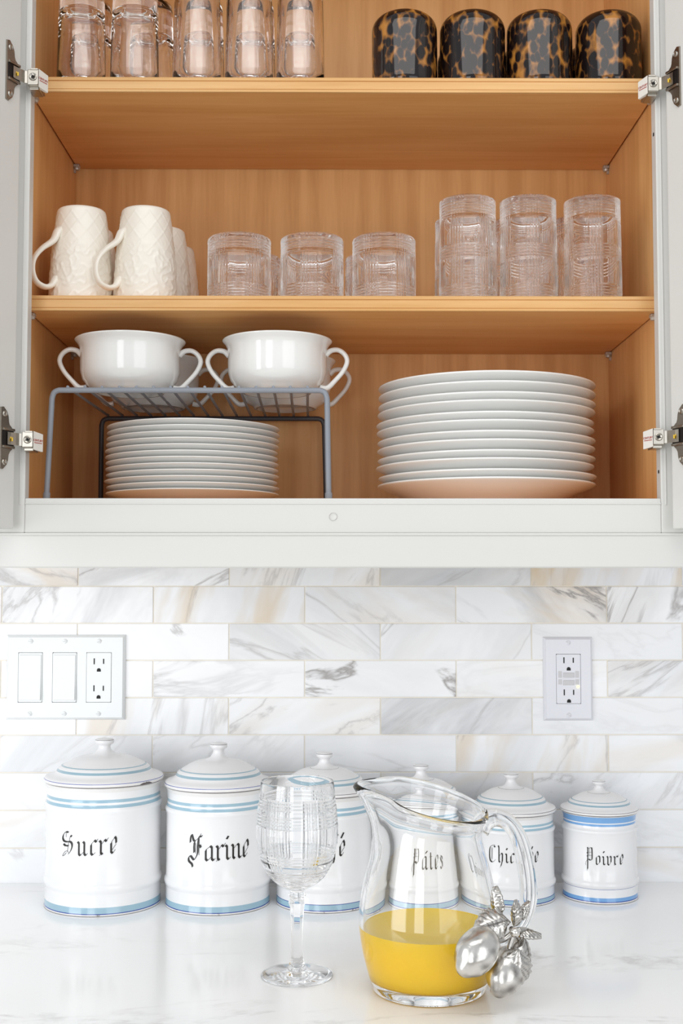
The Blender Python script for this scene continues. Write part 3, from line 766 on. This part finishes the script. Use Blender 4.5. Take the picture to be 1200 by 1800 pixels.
to = tort_proto(); to.location = (.0740, -.2290, S1)
tag(to, 'round-shouldered tortoiseshell tumbler at the top shelf front, first of four, toward the clear tumblers', 'glass', 'tortoiseshell tumblers on the top shelf')
for (x, y, a, lab) in ((.1555, -.2290, 1.1, 'round-shouldered tortoiseshell tumbler at the front, second of four from the clear tumblers'), (.2360, -.2290, 2.6, 'round-shouldered tortoiseshell tumbler at the front, third of four from the clear tumblers'),
                       (.3190, -.2290, 4.0, 'round-shouldered tortoiseshell tumbler at the front, fourth of four, against the cabinet side'), (.0790, -.1440, 5.0, 'tortoiseshell tumbler peeping out behind the first one, toward the clear tumblers'),
                       (.1600, -.1440, .5, 'tortoiseshell tumbler behind the second front one'), (.2410, -.1440, 3.3, 'tortoiseshell tumbler behind the third front one'), (.3220, -.1440, 1.9, 'tortoiseshell tumbler behind the fourth front one')):
    dup(to, (x, y, S1), a, lab)

# ------------------------------------------------------------------ blackletter lettering, strokes of a broad nib
GL = {  # width, strokes (list of (points, kind)); kind 'p' pen, 'h' hairline, 'd' lozenge
 'u': (.72, [([(.0, .93), (.09, .83), (.09, .17), (.19, .06)], 'p'), ([(.36, .93), (.45, .83), (.45, .17), (.55, .06)], 'p'), ([(.19, .06), (.42, .3)], 'h'), ([(.55, .06), (.68, .2)], 'h')]),
 'n': (.74, [([(.0, .93), (.09, .83), (.09, .17), (.19, .06)], 'p'), ([(.36, .93), (.45, .83), (.45, .17), (.55, .06)], 'p'), ([(.12, .68), (.38, .94)], 'h'), ([(.55, .06), (.68, .2)], 'h')]),
 'i': (.40, [([(.0, .93), (.09, .83), (.09, .17), (.19, .06)], 'p'), ([(.19, .06), (.32, .2)], 'h'), ([(.06, 1.28), (.18, 1.46)], 'd')]),
 'r': (.58, [([(.0, .93), (.09, .83), (.09, .17), (.19, .06)], 'p'), ([(.32, .97), (.44, .84)], 'p'), ([(.10, .66), (.34, .96)], 'h'), ([(.44, .9), (.56, 1.06)], 'h'), ([(.0, .0), (.12, .12)], 'h')]),
 'c': (.52, [([(.07, .72), (.07, .17), (.17, .06)], 'p'), ([(.28, .99), (.40, .85)], 'p'), ([(.07, .74), (.3, .98)], 'h'), ([(.17, .06), (.34, .22)], 'h'), ([(.4, .92), (.5, 1.05)], 'h')]),
 'e': (.56, [([(.07, .72), (.07, .17), (.17, .06)], 'p'), ([(.30, 1.08), (.38, .94), (.39, .68)], 'p'), ([(.07, .74), (.32, 1.06)], 'h'), ([(.39, .62), (.12, .26)], 'h'), ([(.17, .06), (.34, .28)], 'h')]),
 'a': (.74, [([(.07, .70), (.07, .17), (.17, .06)], 'p'), ([(.34, .95), (.44, .84), (.44, .17), (.54, .06)], 'p'), ([(.07, .72), (.36, .93)], 'h'), ([(.17, .06), (.42, .3)], 'h'), ([(.54, .06), (.66, .2)], 'h')]),
 'o': (.60, [([(.05, .80), (.05, .17), (.15, .05)], 'p'), ([(.30, .98), (.40, .84), (.40, .30)], 'p'), ([(.05, .8), (.3, .99)], 'h'), ([(.15, .05), (.4, .3)], 'h')]),
 'v': (.62, [([(-.02, .96), (.07, .84), (.07, .15), (.18, .03)], 'p'), ([(.32, .97), (.42, .84), (.40, .34)], 'p'), ([(.18, .03), (.4, .34)], 'h'), ([(.24, .8), (.34, .97)], 'h')]),
 't': (.48, [([(.08, 1.38), (.09, .17), (.19, .06)], 'p'), ([(-.08, .90), (.28, .92)], 'h'), ([(.0, .86), (.2, .92)], 'h'), ([(.19, .06), (.32, .2)], 'h')]),
 's': (.52, [([(.10, .96), (.28, .80), (.30, .62)], 'p'), ([(.04, .80), (.10, .58), (.28, .40), (.28, .18)], 'p'), ([(.02, .20), (.12, .05)], 'p'), ([(.12, .05), (.28, .2)], 'h')]),
 'f': (.44, [([(.12, 1.36), (.10, 1.1), (.10, -.10), (.04, -.36)], 'p'), ([(.22, 1.58), (.36, 1.44)], 'p'), ([(.1, 1.3), (.24, 1.6)], 'h'), ([(-.06, .86), (.34, .98)], 'h'), ([(-.02, .84), (.3, .94)], 'h')]),
 'h': (.66, [([(.0, 1.66), (.07, 1.5), (.07, .17), (.17, .06)], 'p'), ([(.32, .97), (.42, .84), (.40, .2), (.26, -.28)], 'p'), ([(.10, .68), (.34, .95)], 'h'), ([(.26, -.28), (.16, -.42)], 'h')]),
 "'": (0, [([(-.42, 1.24), (-.22, 1.60)], 'd')]),
 '^': (0, [([(-.50, 1.26), (-.28, 1.56)], 'd')]),
 'S': (1.02, [([(.48, 1.50), (.30, 1.54), (.10, 1.38), (.03, 1.15), (.14, .97), (.38, .92), (.60, .94), (.74, .82), (.76, .62), (.66, .36), (.48, .16)], 'p'), ([(.10, .78), (.24, .68), (.50, .67)], 'p'),
             ([(.02, .02), (.10, .18), (.24, .32), (.42, .36), (.50, .24)], 'h'), ([(.04, .03), (.18, .08), (.34, .26)], 'h'), ([(.56, .96), (.58, 1.16), (.72, 1.34)], 'h'), ([(.64, 1.22), (.74, 1.34)], 'd'), ([(.30, 1.5), (.30, 1.2)], 'h'), ([(.5, .9), (.42, .3)], 'h')]),
 'F': (1.0, [([(.30, 1.20), (.27, .9), (.28, .56)], 'p'), ([(.38, 1.12), (.37, .5)], 'h'), ([(.58, 1.46), (.52, 1.0), (.50, .5), (.30, .14), (.18, .20), (.02, .36), (-.10, .24), (-.08, .04), (.12, -.12), (.18, -.30)], 'p'),
             ([(.02, 1.16), (.04, 1.48), (.12, 1.62), (.24, 1.30), (.34, 1.24)], 'p'), ([(.56, 1.46), (.74, 1.56)], 'p'), ([(.54, 1.0), (.70, .98)], 'p'), ([(.62, 1.54), (.76, 1.50)], 'p'), ([(.56, 1.4), (.74, 1.7)], 'h'), ([(.70, 1.5), (.84, 1.6)], 'h'), ([(.66, .98), (.72, .86)], 'p'), ([(.62, 1.44), (.60, .4)], 'h'), ([(.34, 1.24), (.58, 1.44)], 'h')]),
 'C': (.86, [([(.36, 1.62), (.16, 1.52), (.06, 1.30), (.02, .9), (.04, .36), (.14, .12), (.30, .02), (.5, .10)], 'p'), ([(.26, 1.44), (.24, .30)], 'h'), ([(.34, 1.40), (.32, .30)], 'h'), ([(.52, 1.60), (.62, 1.46)], 'p'), ([(.36, 1.62), (.62, 1.70)], 'h'), ([(.5, .10), (.66, .3)], 'h')]),
 'P': (.98, [([(.24, 1.76), (.30, 1.62), (.28, .4), (.26, -.45)], 'p'), ([(.22, 1.26), (.30, 1.16)], 'p'), ([(.22, .92), (.30, .82)], 'p'), ([(.64, 1.76), (.74, 1.62), (.74, .62), (.62, .5)], 'p'), ([(.24, .52), (.40, .56), (.58, .46)], 'p'),
             ([(.34, 1.26), (.70, 1.30)], 'h'), ([(.34, .92), (.70, .96)], 'h'), ([(.46, 1.74), (.44, .9)], 'h'), ([(.28, .5), (.10, .3), (.04, .06), (.10, -.1)], 'h'), ([(.30, 1.6), (.64, 1.8)], 'h'), ([(.26, -.45), (.18, -.62)], 'h')]),
}
def lettering(name, word, size, R, x_off, z_base, parent, mat, sp=1.0, tilt=0.0):
    """word wrapped on a cylinder of radius R round the parent's axis, facing -Y"""
    nib = .148; quads = []
    def add(p0, p1, n0, n1):
        quads.append((p0 - n0, p0 + n0, p1 + n1, p1 - n1))
    x = 0.0; N = Vector((cos(radians(38)), sin(radians(38)))) * nib / 2
    for ch in word:
        wd, strokes = GL[ch]
        for pts, kind in strokes:
            P = [Vector((p[0], p[1], 0)) for p in pts]
            if len(P) > 3 and kind != 'h' and ch.isupper(): P = spline(P, 5)
            for a, b in zip(P[:-1], P[1:]):
                a2 = Vector((a.x + x, a.y)); b2 = Vector((b.x + x, b.y)); L = (b2 - a2).length
                if L < 1e-5: continue
                t_ = (b2 - a2) / L; pp = Vector((-t_.y, t_.x))
                steps = max(1, int(L / .25))
                for i in range(steps):
                    s0 = a2.lerp(b2, i / steps); s1 = a2.lerp(b2, (i + 1) / steps)
                    if kind == 'p': add(s0, s1, N, N); add(s0, s1, pp * .018, pp * .018)
                    elif kind == 'h': add(s0, s1, pp * .014, pp * .014)
                    else: add(s0, s1, Vector((.055, -.02)), Vector((.055, -.02)))
        x += wd * sp
    W_ = x - .12; bm = bmesh.new(); seen = 0
    for q in quads:
        vs = []
        for p in q:
            px_ = (p.x - W_ / 2) * size; pz = p.y * size + px_ * tilt
            a = (px_ + x_off) / R
            vs.append(bm.verts.new((R * sin(a), -R * cos(a), z_base + pz)))
        try: bm.faces.new(vs)
        except ValueError: pass
    me = bpy.data.meshes.new(name); bm.to_mesh(me); bm.free(); me.materials.append(mat)
    o = bpy.data.objects.new(name, me); C.objects.link(o); o.parent = parent
    return o
# ------------------------------------------------------------------ enamel canisters
MATS = [M['en_white'], M['en_blue'], M['en_navy'], M['en_edge'], M['en_teal'], M['en_dark'], M['en_blue2'], M['en_lid']]
def canister(x, y, R, hb, hk, label, word, size, xo, zt, rz=0.0, tilt=0.0, style=0, sp=1.0):
    """R body radius, hb body height to the lid lip, hk knob top height"""
    root = empty('enamel_canister', (x, y, COUNTER), rz); tag(root, label, 'canister', 'enamel canisters along the wall')
    B = 1 if style < 2 else 6
    k = hb / .1530
    P = [(0, .0008, 3), (R - .002, .0006, 3), (R + .0004, 0, 5), (R + .0010, .0006, 3), (R + .0008, .0022, 2), (R + .0004, .0032, B), (R + .0002, .0098 * k + .0006, 0 if style != 1 else 2), (R + .0001, .0104 * k + .0008, 0), (R, .0250 * k, 0 if style != 2 else 2), (R + .0001, .0256 * k, 0),
         (R + .0014, .0285 * k, 0), (R + .0021, .0310 * k, 0), (R + .0021, .0335 * k, 0), (R + .0012, .0365 * k, 0), (R, .0390 * k, 0), (R - .0002, .06 * k, 0), (R - .0002, .09 * k, 0), (R, .1190 * k, 0), (R + .0010, .1215 * k, 0), (R + .0016, .1240 * k, 0), (R + .0012, .1265 * k, 0), (R - .0004, .1278 * k, B if style != 2 else 0), (R - .0010, .1316 * k, 0),
         (R - .0012, .1342 * k, B), (R - .0013, .1380 * k, 0), (R - .0010, .1400 * k, 0 if style != 2 else 6), (R - .0006, .1465 * k, 3 if style != 2 else 6), (R + .0008, .1505 * k, 3), (R + .0012, .1515 * k, 3), (R - .001, .1520 * k, 3), (R - .004, .151 * k, 3), (R - .006, .02, 3), (0, .02, 3)]
    bm = bmesh.new(); lathe(bm, [(r, z) for r, z, m_ in P], 96, mats=[m_ for r, z, m_ in P]); link('canister_body', bm, MATS, root, True)
    L = R + .0030; z0 = hb; dz = hk - hb; q = dz / .0508
    rim = 2 if style == 0 else 5
    D = [(R - .006, z0 - .004, 7), (R - .001, z0 - .0008, 3), (L - .0010, z0 - .0006, 5), (L, z0 + .0004, 3), (L + .0002, z0 + .0026 * q, 7), (L - .0002, z0 + .0036 * q, rim), (L - .0006, z0 + .0042 * q, 7), (L * .975, z0 + .0056 * q, 7), (L * .93, z0 + .0068 * q, 7), (L * .87, z0 + .0080 * q, 7), (L * .825, z0 + .0096 * q, 7), (L * .79, z0 + .0124 * q, 4),
         (L * .765, z0 + .0152 * q, 7), (L * .735, z0 + .0174 * q, 7), (L * .715, z0 + .0184 * q, 4), (L * .685, z0 + .0193 * q, 7), (L * .62, z0 + .0218 * q, 7), (L * .54, z0 + .0250 * q, 7), (L * .46, z0 + .0275 * q, 7), (L * .36, z0 + .0293 * q, 7), (L * .29, z0 + .0300 * q, 7 if style == 0 else 5), (L * .28, z0 + .0302 * q, 7), (0, z0 + .0302 * q, 7)]
    bm = bmesh.new(); lathe(bm, [(r, z) for r, z, m_ in D], 96, mats=[m_ for r, z, m_ in D]); lid = link('lid', bm, MATS, root, True)
    z1 = z0 + .0300 * q; h = hk - z1; kr = .0120 * (R / .0729) ** .8
    K = [(L * .275, z1), (L * .22, z1 + h * .05), (kr * .95, z1 + h * .16), (kr * .68, z1 + h * .36), (kr * .62, z1 + h * .52), (kr * .68, z1 + h * .62), (kr * .95, z1 + h * .70), (kr * 1.02, z1 + h * .78), (kr * 1.0, z1 + h * .90), (kr * .98, z1 + h * .925), (kr * .90, z1 + h * .965), (kr * .5, z1 + h), (0, z1 + h)]
    bm = bmesh.new(); lathe(bm, K, 40, mats=[0, 0, 0, 0, 0, 0, 0, 0, 5, 0, 0, 0]); link('knob', bm, [MATS[7]] + MATS[1:], lid, True)
    lettering('lettering', word, size, R + .00025, xo, zt, root, M['ink'], sp, tilt)
    return root
canister(-.3009, -.0964, .0715, .1530, .2038, 'largest white enamel canister, lettered Sucre, at the end under the switches', 'Sucre', .0192, -.0050, .0715, tilt=.06, sp=1.13)
canister(-.1564, -.0984, .0648, .1465, .1983, 'white enamel canister lettered Farine, beside the largest one', 'Farine', .0200, .0080, .0645, tilt=.05, sp=.96)
canister(-.0224, -.0937, .0602, .1380, .1855, 'white enamel canister lettered Café, standing behind the wine glass', "Cafe'", .0180, .0042, .0660, style=1, tilt=.05)
cn = canister(.1010, -.0800, .0555, .1235, .1680, 'white enamel canister lettered Pâtes, seen through the glass pitcher', 'Pa^tes', .0138, .005, .0530, style=1, sp=1.18)
canister(.2173, -.0740, .0538, .1100, .1565, 'white enamel canister lettered Chicorée, partly behind the pitcher handle', "Chicore'e", .0128, -.0040, .0530, style=1, sp=1.10)
canister(.3312, -.0690, .0470, .1085, .1462, 'smallest white enamel canister, lettered Poivre, with brighter blue bands', 'Poivre', .0120, -.0030, .0480, style=2, sp=1.16)

# chipped spot on the rim of the largest lid
bm = bmesh.new(); r_ = random.Random(3); ring = []
for i in range(15):
    a = radians(-44 + i * 1.1); hh = .0004 + .0022 * sin(pi * i / 14) * r_.uniform(.7, 1.2)
    ring.append((a, hh))
zc = COUNTER + .1535
for (a0, h0), (a1, h1_) in zip(ring[:-1], ring[1:]):
    vs = []
    for a, hh, up_ in ((a0, h0, 0), (a1, h1_, 0), (a1, h1_, 1), (a0, h0, 1)):
        rr = .0715 + .00335; vs.append(bm.verts.new((-.3009 + rr * cos(a), -.0964 + rr * sin(a), zc + (hh if up_ else -.0006))))
    bm.faces.new(vs)
big = [o for o in C.objects if o.get('label', '').startswith('largest white enamel')][0]
ch_ = link('chipped_spot', bm, M['en_dark'], [c for c in big.children if c.name.startswith('lid')][0]); ch_.matrix_parent_inverse = Matrix.Translation(-big.location)
ch_['label'] = 'dark chipped enamel on the lid rim'

# ------------------------------------------------------------------ wine glass
wg = empty('wine_glass', (-.0482, -.3901, COUNTER)); tag(wg, 'clear cut-crystal wine glass standing in front of the canisters', 'glass')
ns = 240
outer = [(.0374, .1965), (.0385, .186), (.0398, .176), (.0412, .164), (.0420, .152), (.0418, .141), (.0405, .130), (.0380, .119), (.0340, .109), (.0285, .1005), (.0215, .0940), (.0140, .0895), (.0085, .0868), (.0066, .0850)]
o_d = [(p.x, p.z) for p in spline([(r, 0, z) for r, z in outer], 16)]
inn = [(.0070, .0945), (.0140, .0955), (.0215, .0985), (.0290, .1050), (.0345, .1130), (.0382, .1225), (.0400, .1350), (.0404, .1500), (.0398, .1640), (.0385, .1770), (.0373, .1865), (.0366, .1962), (.0370, .1972)]
i_d = [(p.x, p.z) for p in spline([(r, 0, z) for r, z in inn], 3)]
def wcut(r, z, a):
    d = 0
    if .100 < z < .182:
        per = 2 * pi / 6; q = (a + per / 2 + .12) % per - per / 2
        d = groove(q * .0385, .0035, 5)
        for zc_, n_ in ((.160, 4), (.1765, 3), (.122, 3), (.106, 3)): d = max(d, groove(z - zc_, .0033, n_), (d + groove(z - zc_, .0033, n_)) * .8)
    if r > .02 and outer_flag[0]: return (r - .0010 * d, z)
    return (r, z)
outer_flag = [True]
bm = bmesh.new(); lathe(bm, o_d, ns, wcut); outer_flag[0] = False
bm2 = bmesh.new()
stem = [(.0066, .0850), (.0085, .0832), (.0092, .0815), (.0082, .0795), (.0068, .0780), (.0070, .0760), (.0082, .0745), (.0080, .0725), (.0070, .0700), (.0062, .0600), (.0054, .0450), (.0052, .0330), (.0058, .0200), (.0068, .0140), (.0080, .0110), (.0088, .0095), (.0075, .0080), (.0110, .0066), (.0190, .0048), (.0300, .0032), (.0358, .0024), (.0366, .0014), (.0358, .0002), (.0300, 0), (0, .0006)]
def facet(r, z, a):
    if .0095 < z < .0765 :
        k_ = pi / 6; q = (a + k_ / 2) % k_ - k_ / 2
        q6 = (a % (pi / 3)) - pi / 6
        return (r * cos(pi / 6) / cos(q6) * 1.06, z)
    return (r, z)
full = o_d[:-1]
def allf(r, z, a):
    if z > .0851 and r > 0:
        outer_flag[0] = True; x = wcut(r, z, a); outer_flag[0] = False; return x
    return facet(r, z, a)
bm.free(); bm2.free()
bm = bmesh.new()
nO = len(full) + len(stem)
lathe(bm, full + stem, ns, allf)
lathe(bm, [(0, .0942)] + i_d, ns)
lathe_close(bm, ns)
link('bowl_and_stem', bm, M['crystal'], wg, True)

# ------------------------------------------------------------------ pitcher
PX, PY = .0830, -.4330
pt = empty('glass_pitcher', (PX, PY, COUNTER)); tag(pt, 'clear glass pitcher with pewter lemons on its handle, part filled with juice', 'pitcher')
prO = [(0, .0010), (.0420, .0010), (.0500, .0), (.0545, .0012), (.0570, .0060), (.0590, .0130), (.0620, .0240), (.0655, .0380), (.0680, .0540), (.0690, .0680), (.0680, .0840), (.0650, .1010), (.0605, .1190), (.0560, .1360), (.0530, .1500), (.0522, .1600), (.0535, .1700), (.0562, .1780), (.0576, .1808), (.0581, .1830), (.0576, .1850), (.0562, .1863), (.0545, .1867)]
prI = [(.0528, .1862), (.0516, .1848), (.0507, .1825), (.0497, .1780), (.0484, .1690), (.0476, .1590), (.0485, .1490), (.0516, .1345), (.0565, .1175), (.0610, .1000), (.0640, .0835), (.0650, .0680), (.0641, .0540), (.0616, .0380), (.0580, .0250), (.0545, .0170), (.0480, .0125), (.0300, .0108), (0, .0105)]
def sp2(pr_, n): return [(max(0, p.x), p.z) for p in spline([(r, 0, z) for r, z in pr_], n)]
def spout(r, z, a):
    t_ = max(0, min(1, (z - .125) / .058))
    # rim plane leans, high toward the spout and the back
    z2 = z + t_ ** 1.5 * (-.0135 * cos(a) + .0085 * sin(a))
    d = (a - pi + pi) % (2 * pi) - pi; d = abs(abs(a - pi))
    lobe = math.exp(-(d / .34) ** 2)
    r2 = r + lobe * t_ ** 1.7 * .0165 - math.exp(-((d - .75) / .3) ** 2) * t_ ** 2 * .0035
    z2 += lobe * t_ ** 2 * .0010
    r2 *= 1 + .03 * t_ * cos(a) * (1 if cos(a) > 0 else 0)
    return (r2, z2)
bm = bmesh.new(); A = sp2(prO, 4); B = sp2(prI, 4)
lathe(bm, A + B, 128, spout); link('pitcher_body', bm, M['glass'], pt, True)
P = spline([(.0505, 0, .1560), (.0570, 0, .1640), (.0680, 0, .1672), (.0810, 0, .1610), (.0910, 0, .1440), (.0975, 0, .1160), (.0990, 0, .0900), (.0945, 0, .0700), (.0850, 0, .0560), (.0740, 0, .0480), (.0670, 0, .0480)], 7)
bm = bmesh.new(); tube(bm, P, lerp_list([.0110, .0102, .0088, .0082, .0086, .0090, .0088, .0080, .0070, .0064, .0050], len(P)), 28, 1.1)
link('handle', bm, M['glass'], pt, True)
# juice, a touch wider than the inner wall so that it wets the glass
JL = .0625
ji = [p for p in sorted([(r, z) for r, z in B if z < JL - .001], key=lambda p: p[1])]
rj = .0647
js = [(0, .0104)] + [(r + .0003, z - .0002) for r, z in ji if r > .001] + [(rj + .0002, JL), (rj - .0008, JL - .0004), (rj - .003, JL - .0008), (0, JL - .0008)]
bm = bmesh.new(); lathe(bm, js, 96); jo = link('orange_juice', bm, M['juice'], None, True, sharp=60); jo.location = (PX, PY, COUNTER)
tag(jo, 'bright orange juice filling the lower part of the glass pitcher', 'juice')
# pewter ornament
orn = pt
def pew(name, bm, relief=None, label=None):
    o = link(name, bm, M['pewter'], pt, True)
    at_ = o.data.attributes.new('relief', 'FLOAT', 'POINT')
    if relief:
        vals = [relief(v.co) for v in o.data.vertices]; at_.data.foreach_set('value', vals)
    return o
def lemon(cx, cy_, cz, r, axis, nip=1.25):
    bm = bmesh.new(); pr_ = []
    for i in range(29):
        a = pi * i / 28; x = -cos(a); rr = sin(a) ** .92
        ext = x * 1.20 + (.16 * (max(0, x - .86) / .14) ** .8 if x > .86 else 0)
        pr_.append((rr * r * .93 if 0 < i < 28 else 0, ext * r))
    def lump(q, z, a):
        n_ = noise.noise(Vector((cos(a) * 1.3 + cx * 50, sin(a) * 1.3, z * 70)))
        return (q * (1 + .05 * n_), z)
    lathe(bm, pr_, 48, lump)
    m_ = Vector(axis).normalized().to_track_quat('Z', 'Y').to_matrix().to_4x4(); m_.translation = Vector((cx, cy_, cz))
    bmesh.ops.transform(bm, matrix=m_, verts=bm.verts)
    return pew('pewter_lemon', bm, lambda c: max(0, min(1, .15 + noise.noise(c * 110) * 1.2)))
def leaf(c, dirv, nrm, L, Wd, curl=.35, cup=.3, name='pewter_leaf'):
    """toothed leaf with pressed veins: c base point, dirv along the midrib, nrm out of its face"""
    bm = bmesh.new(); d = Vector(dirv).normalized(); n_ = Vector(nrm).normalized(); n_ = (n_ - d * n_.dot(d)).normalized(); s = d.cross(n_)
    nu, nv = 30, 18; grid = []; rel = []
    for th in (0, 1):
        G = []
        for i in range(nu + 1):
            u_ = i / nu; hw = Wd / 2 * (sin(pi * min(1, u_ * .96 + .03) ** .8) ** .8) * (1 + .07 * sin(u_ * 40))
            row = []
            for j in range(nv + 1):
                v_ = j / nv * 2 - 1
                vein = max(0, 1 - abs(v_) / .10); q = (u_ * 7 - abs(v_) * 2.2); vein = max(vein, max(0, 1 - abs(q - round(q)) / .16) * (abs(v_) < .92))
                h = -L * curl * u_ ** 2 - Wd * cup * v_ ** 2 * .5 - .0006 * vein + .0006 * noise.noise(Vector((u_ * 5, v_ * 3, c[0] * 90)))
                p = Vector(c) + d * (L * u_) + s * (hw * v_) + n_ * (h - (.0012 if th else 0))
                row.append(bm.verts.new(p)); rel.append(min(1, vein * .9 + .25))
            G.append(row)
        grid.append(G)
    for G in grid:
        for i in range(nu):
            for j in range(nv): bm.faces.new((G[i][j], G[i + 1][j], G[i + 1][j + 1], G[i][j + 1]))
    T_, Bt = grid
    for i in range(nu):
        for j in (0, nv): bm.faces.new((T_[i][j], T_[i + 1][j], Bt[i + 1][j], Bt[i][j]))
    for j in range(nv):
        for i in (0, nu): bm.faces.new((T_[i][j], T_[i][j + 1], Bt[i][j + 1], Bt[i][j]))
    o = pew(name, bm); o.data.attributes['relief'].data.foreach_set('value', rel[:len(o.data.vertices)])
    return o
# positions relative to the pitcher's axis on the worktop
lemon(.0385, -.0810, .0610, .0205, (-.62, -.45, -.62))
lemon(.0680, -.0610, .0370, .0195, (-.45, -.5, -.75))
leaf((.0700, -.0600, .0830), (-.85, -.35, -.10), (-.25, -.9, .35), .032, .032, .25, .4)
leaf((.0780, -.0720, .0590), (-.05, -.30, -1), (.2, -.95, .3), .036, .032, .25, .45)
leaf((.0590, -.0480, .0830), (-.15, .05, 1), (-.8, -.6, .1), .027, .017, .10, .7)
leaf((.0760, -.0560, .0760), (.05, .0, 1), (-.5, -.8, 0), .025, .012, -.1, .9)
leaf((.0860, -.0500, .0800), (.45, .15, .85), (.3, -.9, 0), .019, .011, .1, .8)
leaf((.0900, -.0300, .0600), (.35, -.25, -.90), (.75, -.6, .1), .036, .032, .35, .7)
leaf((.0780, -.0480, .0720), (.9, -.1, .05), (0, -.35, 1), .025, .016, .25, .5)
bm = bmesh.new(); lathe(bm, [(.0048 * sin(pi * i / 14) if 0 < i < 14 else 0, -.0048 * cos(pi * i / 14)) for i in range(15)], 20)
bmesh.ops.transform(bm, matrix=Matrix.Translation((.0760, -.0640, .0730)), verts=bm.verts); pew('pewter_bud', bm)
for pts in ([(.076, -.060, .073), (.066, -.062, .066), (.056, -.068, .066), (.048, -.074, .066)], [(.0765, -.058, .071), (.0720, -.060, .060), (.0700, -.062, .050)], [(.080, -.056, .073), (.089, -.046, .070), (.096, -.036, .062)], [(.072, -.054, .078), (.064, -.052, .086), (.060, -.049, .092)], [(.074, -.056, .074), (.0840, -.0300, .058), (.080, -.012, .054)]):
    bm = bmesh.new(); Q = spline(pts, 5); tube(bm, Q, .0026, 10); pew('pewter_stem', bm, lambda c: .5)
